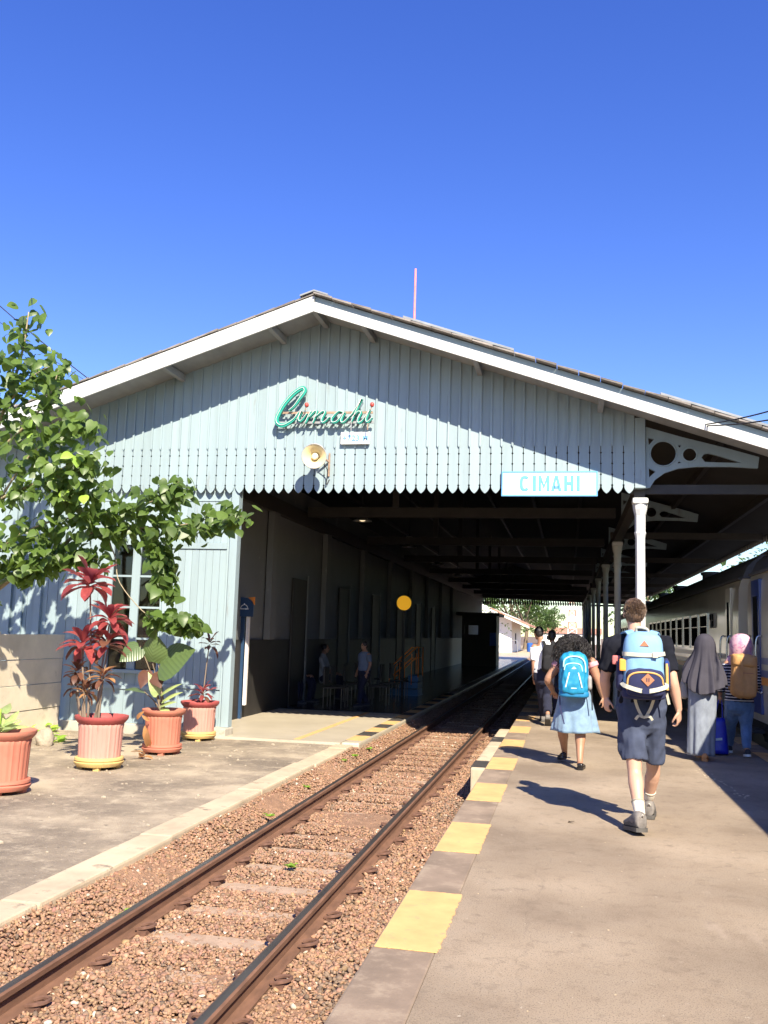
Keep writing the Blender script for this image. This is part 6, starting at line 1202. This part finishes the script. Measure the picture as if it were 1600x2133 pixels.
# ---- dark haired walker half hidden behind them
YD = 18.2
q = lambda x, y, dY=0: P(x, y, YD+dY)
def walker(label, Y, xc, yh, yf, skin, top, bot, hair, seated=False, bag=None, z0=0.0, face=0.0):
    qq = lambda x, y, dY=0: P(x, y, Y+dY); h = (P(xc, yh, Y)[2]-z0); x0 = P(xc, yf, Y)[0]; th = person(label, (x0, Y, z0)); k = h/1.72
    f = np.array((-math.sin(face), math.cos(face), 0)); r = np.array((math.cos(face), math.sin(face), 0)); w = lambda a, b_, c_: np.array((x0, Y, z0))+(r*a+f*b_)*k+up*c_*k
    b = B(); hf = head(b, w(0, .02, 1.60), .98*k, face); ch(b, (w(0,0,1.40), .05*k), (w(0,.01,1.52), .05*k), (w(0,.02,1.58), .055*k))
    ch(b, (w(0,0,1.42), .10*k, .07*k), (w(0,0,1.34), .165*k, .10*k), (w(0,0,1.15), .15*k, .10*k), (w(0,0,1.0), .145*k, .10*k), (w(0,0,.9), .165*k, .115*k))
    arms = [(w(s_*.19,0,1.36), w(s_*.235,-.02,1.10), w(s_*.23,.08,.88)) for s_ in (-1, 1)]; legs = [(w(-.09,0,.88), w(-.09,.14,.50), w(-.09,.20,.10)), (w(.09,0,.88), w(.09,.04,.48), w(.09,-.16,.12))]
    for S, E_, W_ in arms: ch(b, (S, .054*k), ((S+E_)/2, .047*k), (E_, .039*k), (W_, .026*k)); hand(b, W_, (f[0]*.2, f[1]*.2, -1), -r*.6+f*.3, .9*k, .6, 1 if S is arms[1][0] else -1)
    for Hh, K, A in legs: ch(b, (Hh, .085*k), ((Hh+K)/2, .072*k), (K, .055*k), (K*.6+A*.4, .055*k), (A, .036*k), (A-up*.03, .036*k))
    remesh(b, .011, 3).build('body', skin, th, smooth=True, recalc=False); eyes(hf, th)
    b = B(); b.ell(hf(0, -.016, .036), (.084*k, .098*k, .088*k), 16, 10); b.ell(hf(0, -.045, -.03), (.074*k, .07*k, .075*k), 16, 10); remesh(b, .01, 3).build('hair', hair, th, smooth=True, recalc=False)
    b = B(); ch(b, (w(0,0,1.44), .08*k, .07*k), (w(0,0,1.36), .18*k, .115*k), (w(0,0,1.15), .17*k, .115*k), (w(0,0,.93), .175*k, .125*k), flat=True)
    for S, E_, W_ in arms: ch(b, (S, .07*k), (S*.3+E_*.7, .066*k), flat=True)
    blob('shirt', b, top, th, .013, 4, (.005, 22, .5)); b = B(); ch(b, (w(0,0,.95), .172*k, .12*k), (w(0,0,.85), .175*k, .125*k))
    for Hh, K, A in legs: ch(b, (Hh, .10*k), ((Hh+K)/2, .092*k), (K, .078*k), (A, .07*k), flat=True)
    blob('trousers', b, bot, th, .013, 4, (.005, 20, .6))
    for _, _, A in legs: shoe(th, (A[0]-f[0]*.08, A[1]-f[1]*.08, z0+.003), (f[0], f[1]), .27*k, .10, 'shoe_navy', 'sole', .085)
    return th
walker('dark haired walker in black half hidden behind the curly haired woman', YD, 1149, 1312, 1490, 'skin_tan', 'tee_black', 'trouser_navy', 'hair_black')
walker('attendant in pale blue shirt standing inside the dark hall', 20.6, 757, 1335, 1452, 'skin_dark', 'cloth_blue', 'trouser_navy', 'hair_black', z0=ZS, face=2.4)
# ---- woman in the long grey skirt and grey headscarf
YH = 12.45
q = lambda x, y, dY=0: P(x, y, YH+dY)
hj = person('woman in charcoal headscarf and long grey skirt beside the train', (q(1465,1580)[0], YH, 0))
HC = q(1468, 1348, .02); SL, SR = q(1440, 1392), q(1492, 1390); EL_, ER_ = q(1430, 1412, .0), q(1500, 1410, .0); WL_, WR_ = q(1428, 1424, .18), q(1502, 1400, .22)
b = B(); hf = head(b, HC, .93, -.55); ch(b, (q(1466,1385), .05), (HC-up*.05, .05)); ch(b, (q(1466,1380), .10, .07), (q(1466,1395), .15, .10), (q(1466,1425), .14, .10), (q(1464,1460), .15, .11))
for S, E_, W_ in ((SL, EL_, WL_), (SR, ER_, WR_)): ch(b, (S, .052), ((S+E_)/2, .046), (E_, .038), (W_, .025))
hand(b, WL_, (.1, .5, -.8), (.7, .2, 0), .85, .7, -1); hand(b, WR_, (-.1, .5, .6), (-.7, .3, 0), .85, .7, 1)
aL, aR = np.array((q(1458,1570,.3)[0], 12.75, .09)), np.array((q(1466,1580,-.05)[0], 12.38, .09))
for Hh, A in ((q(1455,1460), aL), (q(1473,1460), aR)): ch(b, (Hh, .09), ((Hh+A)/2, .06), (A, .036), (A-up*.04, .034))
remesh(b, .01, 4).build('body', 'skin_tan', hj, smooth=True, recalc=False); eyes(hf, hj)
b = B(); ch(b, (q(1466,1383), .14, .09), (q(1466,1400), .17, .115), (q(1465,1425), .155, .115), (q(1464,1440), .165, .12), flat=True)
for S, E_, W_ in ((SL, EL_, WL_), (SR, ER_, WR_)): ch(b, (S, .068), (E_, .055), flat=True)
blob('blouse', b, 'blouse_dark', hj, .012, 4, (.004, 20, .6))
for E_, W_ in ((EL_, WL_), (ER_, WR_)): b = B(); ch(b, (E_, .058), (E_*.35+W_*.65, .055), (W_, .045), flat=True); blob('sleeve', b, 'sleeve_white', hj, .012, 3, (.004, 30, 1))
skirt(q(1464,1425), q(1460,1572), .175, .165, 5, .11, 5, 24, 120, .6, .82).build('skirt', 'skirt_grey', hj, smooth=True)
shoe(hj, (aR[0], aR[1]-.07, .003), (.15, 1), .24, .088, 'shoe_tan', 'shoe_tan', .075); shoe(hj, (aL[0], aL[1]-.07, .003), (-.1, 1), .24, .088, 'shoe_tan', 'shoe_tan', .075)
def veil(name, th, hc, rows, mat, seed, face_yaw, seg=84, fold=10, dip=0.0):           # rows: (dz, dx, dy, rx, ry, fold amplitude); opening for the face
    g = random.Random(seed); ph = [g.uniform(0, 6.28) for _ in range(3)]; Rg = []; hc = np.array(hc)
    pts = cr([np.array(r_) for r_ in rows], 5)
    for k, (dz, dx, dy, rx, ry, am) in enumerate(pts):
        ring = []
        for j in range(seg):
            a = 2*math.pi*j/seg; w_ = 1+am*(math.sin(fold*a+ph[0]+k*.04)+.5*math.sin((fold*2-3)*a+ph[1]))/1.5
            fr_ = math.cos(a-(math.pi/2+face_yaw)); cut = 0
            x_, y_ = rx*w_*math.cos(a), ry*w_*math.sin(a)
            if -.10 < dz < .09 and fr_ > .45: s_ = 1-.30*min(1, (fr_-.45)*3)*math.cos((dz+.012)/.09*1.5); x_ *= s_; y_ *= s_
            ring.append((hc[0]+dx+x_, hc[1]+dy+y_, hc[2]+dz+am*.25*math.sin(2*a+ph[2])+dip*min(1, max(0, -dz/.4))*(math.sin(a)-.25*math.cos(a))))
        Rg.append(ring)
    b = B(); b.rings(Rg); return b.build(name, mat, th, smooth=True)
veil('headscarf', hj, HC, [(.170, 0, -.02, .01, .01, 0), (.162, 0, -.02, .05, .055, 0), (.12, 0, -.02, .098, .115, .006), (.04, 0, -.02, .128, .138, .012), (-.05, -.002, -.02, .138, .142, .025), (-.14, -.005, -.02, .165, .15, .07), (-.22, -.008, -.02, .20, .165, .12), (-.30, -.01, -.025, .232, .18, .13), (-.38, -.012, -.03, .25, .195, .16), (-.46, -.01, -.04, .245, .20, .19)], 'hijab_grey', 4, -.55, 150, 11, .09)
c = q(1425, 1436, .1); hbg = thing('handbag', 'small grey handbag hanging at the side of the woman in charcoal headscarf', 'bag', (c[0], c[1], c[2]-.12)); b = B(); rbox(b, c, I3, .05, .10, .12, .15, 3, 10, 28); b.build('body', 'bag_grey', hbg, smooth=True); B().tube(cr([c+np.array((0,-.06,.1)), c+np.array((.0,-.03,.25)), c+np.array((0,.04,.26)), c+np.array((0,.07,.1))], 5), .007, 6).build('handle', 'bag_grey', hbg, smooth=True)
# ---- woman in the floral headscarf with the tan rucksack
YK = 13.1
q = lambda x, y, dY=0: P(x, y, YK+dY)
pk_ = person('woman in pink floral headscarf, striped top and blue jeans beside the train', (q(1538,1575)[0], YK, 0))
HC = q(1543, 1347, .02); SL, SR = q(1515, 1384), q(1568, 1384); EL_, ER_ = q(1504, 1418, .0), q(1577, 1420, .0); WL_, WR_ = q(1500, 1446, .1), q(1574, 1440, .2)
b = B(); hf = head(b, HC, .95, .1); ch(b, (q(1543,1385), .05), (HC-up*.05, .05)); ch(b, (q(1542,1378), .10, .07), (q(1542,1392), .16, .10), (q(1541,1425), .15, .105), (q(1540,1460), .17, .12))
for S, E_, W_ in ((SL, EL_, WL_), (SR, ER_, WR_)): ch(b, (S, .052), ((S+E_)/2, .048), (E_, .04), (W_, .026))
hand(b, WL_, (-.1, .2, -1), (.7, .2, 0), .87, .9, -1); hand(b, WR_, (0, .6, -.6), (-.7, .3, 0), .87, .7, 1)
aL, aR = np.array((q(1522,1560,.3)[0], 13.5, .10)), np.array((q(1556,1570,-.1)[0], 13.0, .11)); kL, kR = q(1522, 1512, .2), q(1554, 1512, .02)
for Hh, K, A in ((q(1527,1465), kL, aL), (q(1553,1465), kR, aR)): ch(b, (Hh, .10), ((Hh+K)/2, .085), (K, .062), (K*.6+A*.4, .06), (A, .036), (A-up*.04, .034))
remesh(b, .01, 4).build('body', 'skin_tan', pk_, smooth=True, recalc=False); eyes(hf, pk_)
b = B(); ch(b, (q(1542,1377), .11, .085), (q(1542,1390), .175, .115), (q(1541,1425), .165, .118), (q(1540,1462), .19, .135), flat=True)
for S, E_, W_ in ((SL, EL_, WL_), (SR, ER_, WR_)): ch(b, (S, .07), (E_, .058), (E_*.25+W_*.75, .048), flat=True)
blob('striped_top', b, 'top_stripe', pk_, .011, 4, (.003, 22, .5))
b = B(); ch(b, (q(1540,1455), .178, .128), (q(1540,1470), .185, .135))
for Hh, K, A in ((q(1527,1468), kL, aL), (q(1553,1468), kR, aR)): ch(b, (Hh, .112, .118), ((Hh+K)/2, .098), (K, .074), (K*.6+A*.4, .070), (A, .050), flat=True)
blob('jeans', b, 'jeans', pk_, .010, 4, (.004, 24, .6))
shoe(pk_, (aL[0], aL[1]-.08, .003), (-.2, 1), .25, .09, 'shoe_navy', 'sole_white', .07); shoe(pk_, (aR[0], aR[1]-.08, .02), (.1, 1), .25, .09, 'shoe_navy', 'sole_white', .07, .12)
veil('headscarf', pk_, HC, [(.172, 0, -.03, .01, .01, 0), (.165, 0, -.03, .06, .065, 0), (.125, 0, -.03, .112, .125, .01), (.05, 0, -.03, .142, .152, .016), (-.03, 0, -.03, .145, .15, .024), (-.10, 0, -.02, .138, .14, .06), (-.15, 0, -.015, .16, .145, .09), (-.21, 0, -.01, .185, .15, .12)], 'hijab_floral', 6, .1, 84, 7)
pc = q(1549, 1405, -.2); bt, tp = q(1549,1455,-.2)[2], q(1549,1362,-.2)[2]; hz_ = (tp-bt)/2; cz = (tp+bt)/2; cx = q(1549,1405,-.2)[0]; hw = .168
r4 = thing('rucksack', 'tan canvas roll top rucksack on the woman in the floral headscarf', 'rucksack', (cx, YK-.25, bt))
b = B(); rbox(b, (cx, YK-.235, cz), Matrix.Rotation(.06, 3, 'Y'), hw, .11, hz_, .10, 3.4, 16, 40, .08); remesh(b, .009, 3, (.005, 20, .7)).build('main_compartment', 'pack_tan', r4, smooth=True, recalc=False)
b = B(); rbox(b, (cx, YK-.255, cz+hz_*.70), Matrix.Rotation(.06, 3, 'Y'), hw*.96, .12, hz_*.30, .05, 3.4, 10, 40, .05); remesh(b, .009, 3, (.005, 22, .7)).build('lid', 'pack_tan', r4, smooth=True, recalc=False)
strap('buckle_strap', [(cx-.05, YK-.385, cz+hz_*.72), (cx-.05, YK-.378, cz+hz_*.2), (cx-.045, YK-.362, cz-hz_*.3)], .026, 'pack_tan', r4); strap('zip', [(cx-.03, YK-.362, cz+hz_*.16), (cx+.10, YK-.358, cz+hz_*.14)], .010, 'patch_tan', r4)
for s_ in (-1, 1): strap('shoulder_strap', [(cx+s_*.08, YK-.16, tp-.05), (cx+s_*.11, YK-.02, tp-.02), (cx+s_*.12, YK+.10, tp-.08), (cx+s_*.13, YK+.12, cz), (cx+s_*.15, YK-.10, cz-hz_*.6)], .055, 'pack_tan', r4, (s_*.2,-.3,1), .014)
c = q(1497, 1528, .05); sb = thing('shopping_bag', 'bright blue carrier bag hanging between the two headscarved women', 'bag', (c[0], c[1], q(1497,1560)[2]))
zt_ = q(1497,1497)[2]; zb_ = .02
b = B(); Rg = []
for i in range(9):
    t = i/8; z = zb_+(zt_-zb_)*t; Rg.append([(c[0]+(.125-.045*t)*math.copysign(abs(math.cos(a))**.7, math.cos(a))*(1+.05*math.sin(5*a+3*t)), c[1]+(.10-.07*t)*math.copysign(abs(math.sin(a))**.7, math.sin(a)), z+.012*math.sin(4*a)*(t > .9)) for a in np.linspace(0, 2*math.pi, 40, endpoint=False)])
b.rings(Rg); b.build('bag', 'bag_blue', sb, smooth=True)
B().tube(cr([(c[0]-.05, c[1], zt_-.02), (WL_[0]-.02, WL_[1], WL_[2]-.09), (WL_[0]+.02, WL_[1], WL_[2]-.09), (c[0]+.05, c[1], zt_-.02)], 6), .007, 6).build('handle', 'bag_blue', sb, smooth=True)
flatpoly('print', [(c[0]-.05, zb_+.17), (c[0]+.03, zb_+.18), (c[0]+.03, zb_+.21), (c[0]-.05, zb_+.20)], c[1]-.095, 'reflective', sb, .006)
# ---- travellers sitting in the dim hall
def sitter(label, Y, xc, skin, top, bot):
    x0 = P(xc, 1400, Y)[0]; th = person(label, (x0, Y, ZS)); w = lambda a, b_, c_: np.array((x0+b_, Y+a, ZS+c_))        # facing +X
    b = B(); hf = head(b, w(0, .05, 1.22), .98, -1.57); ch(b, (w(0,.0,1.0), .05), (w(0,.03,1.18), .055)); ch(b, (w(0,0,1.03), .10, .07), (w(0,0,.94), .16, .10), (w(0,-.02,.72), .15, .11), (w(0,0,.52), .16, .12), ref=(0,1,0))
    arms = [(w(s_*.19,0,.96), w(s_*.23,.10,.70), w(s_*.12,.34,.62)) for s_ in (-1, 1)]; legs = [(w(s_*.09,.02,.50), w(s_*.11,.44,.49), w(s_*.11,.44,.10)) for s_ in (-1, 1)]
    for S, E_, W_ in arms: ch(b, (S, .053), (E_, .04), (W_, .026)); hand(b, W_, (1, 0, -.1), (0, 0, -1), .9, .5, 1)
    for Hh, K, A in legs: ch(b, (Hh, .085), ((Hh+K)/2, .075), (K, .06), (A, .04), (A-up*.04, .04), ref=(0,1,0))
    remesh(b, .013, 3).build('body', skin, th, smooth=True, recalc=False); eyes(hf, th); b = B(); b.ell(hf(0,-.02,.035), (.085,.10,.09), 14, 8); remesh(b, .012, 2).build('hair', 'hair_black', th, smooth=True, recalc=False)
    b = B(); ch(b, (w(0,0,1.03), .11, .08), (w(0,0,.94), .175, .115), (w(0,-.02,.72), .17, .12), (w(0,0,.50), .18, .14), ref=(0,1,0))
    for S, E_, W_ in arms: ch(b, (S, .07), (E_, .055))
    blob('shirt', b, top, th, .014, 3); b = B()
    for Hh, K, A in legs: ch(b, (Hh, .10), (K, .08), (A, .065), ref=(0,1,0))
    blob('trousers', b, bot, th, .014, 3)
    for _, _, A in legs: shoe(th, (A[0]-.08, A[1], ZS+.003), (1, 0), .26, .10, 'shoe_navy', 'sole', .08)
sitter('traveller in mustard top seated in the dim hall', 20.62, 583, 'skin_dark', 'cloth_yellow', 'trouser_navy')
sitter('traveller in rose top seated in the dim hall', 21.24, 611, 'skin_dark', 'cloth_rose', 'trouser_navy')
sitter('traveller in grey top seated in the dim hall beside the standing attendant', 22.5, 672, 'skin_dark', 'cloth_grey', 'trouser_navy')
# ------------------------------------------------------------------ litter on the platform
g = G(1197, 1716, 0); o = leafmesh('dead_leaf', lance(.4, 1, .5, .6, 4, .5), 'bark_dark'); lf = bpy.data.objects.new('dead_leaf', o); lf.scale = (.07,)*3; lf.rotation_euler = (.1, .1, 1.0); link(lf, None, (g[0], g[1], .012)); tag(lf, 'small dark dead leaf on the platform beside the shadow', 'leaf')
r_ = random.Random(31); b = B()
for i in range(150):
    x, y = r_.uniform(-.5, 2.6), 2.6+14*r_.random()**1.6; s_ = r_.uniform(.002, .006)*(2.2 if r_.random() < .05 else 1)
    b.ell((x, y, s_*.3), (s_, s_*r_.uniform(.5, 1), s_*.4), 5, 3)
for i in range(40):
    t = r_.random(); p = G(1445+t*110+r_.gauss(0, 4), 1600+t*60+r_.gauss(0, 3), 0); s_ = r_.uniform(.004, .016); b.ell((p[0], p[1], .002), (s_, s_*2, .003), 6, 3)
tag(b.build('grit', 'kerb_concrete', None), 'pale crumbs of grit scattered over the platform', 'grit', None, 'stuff')
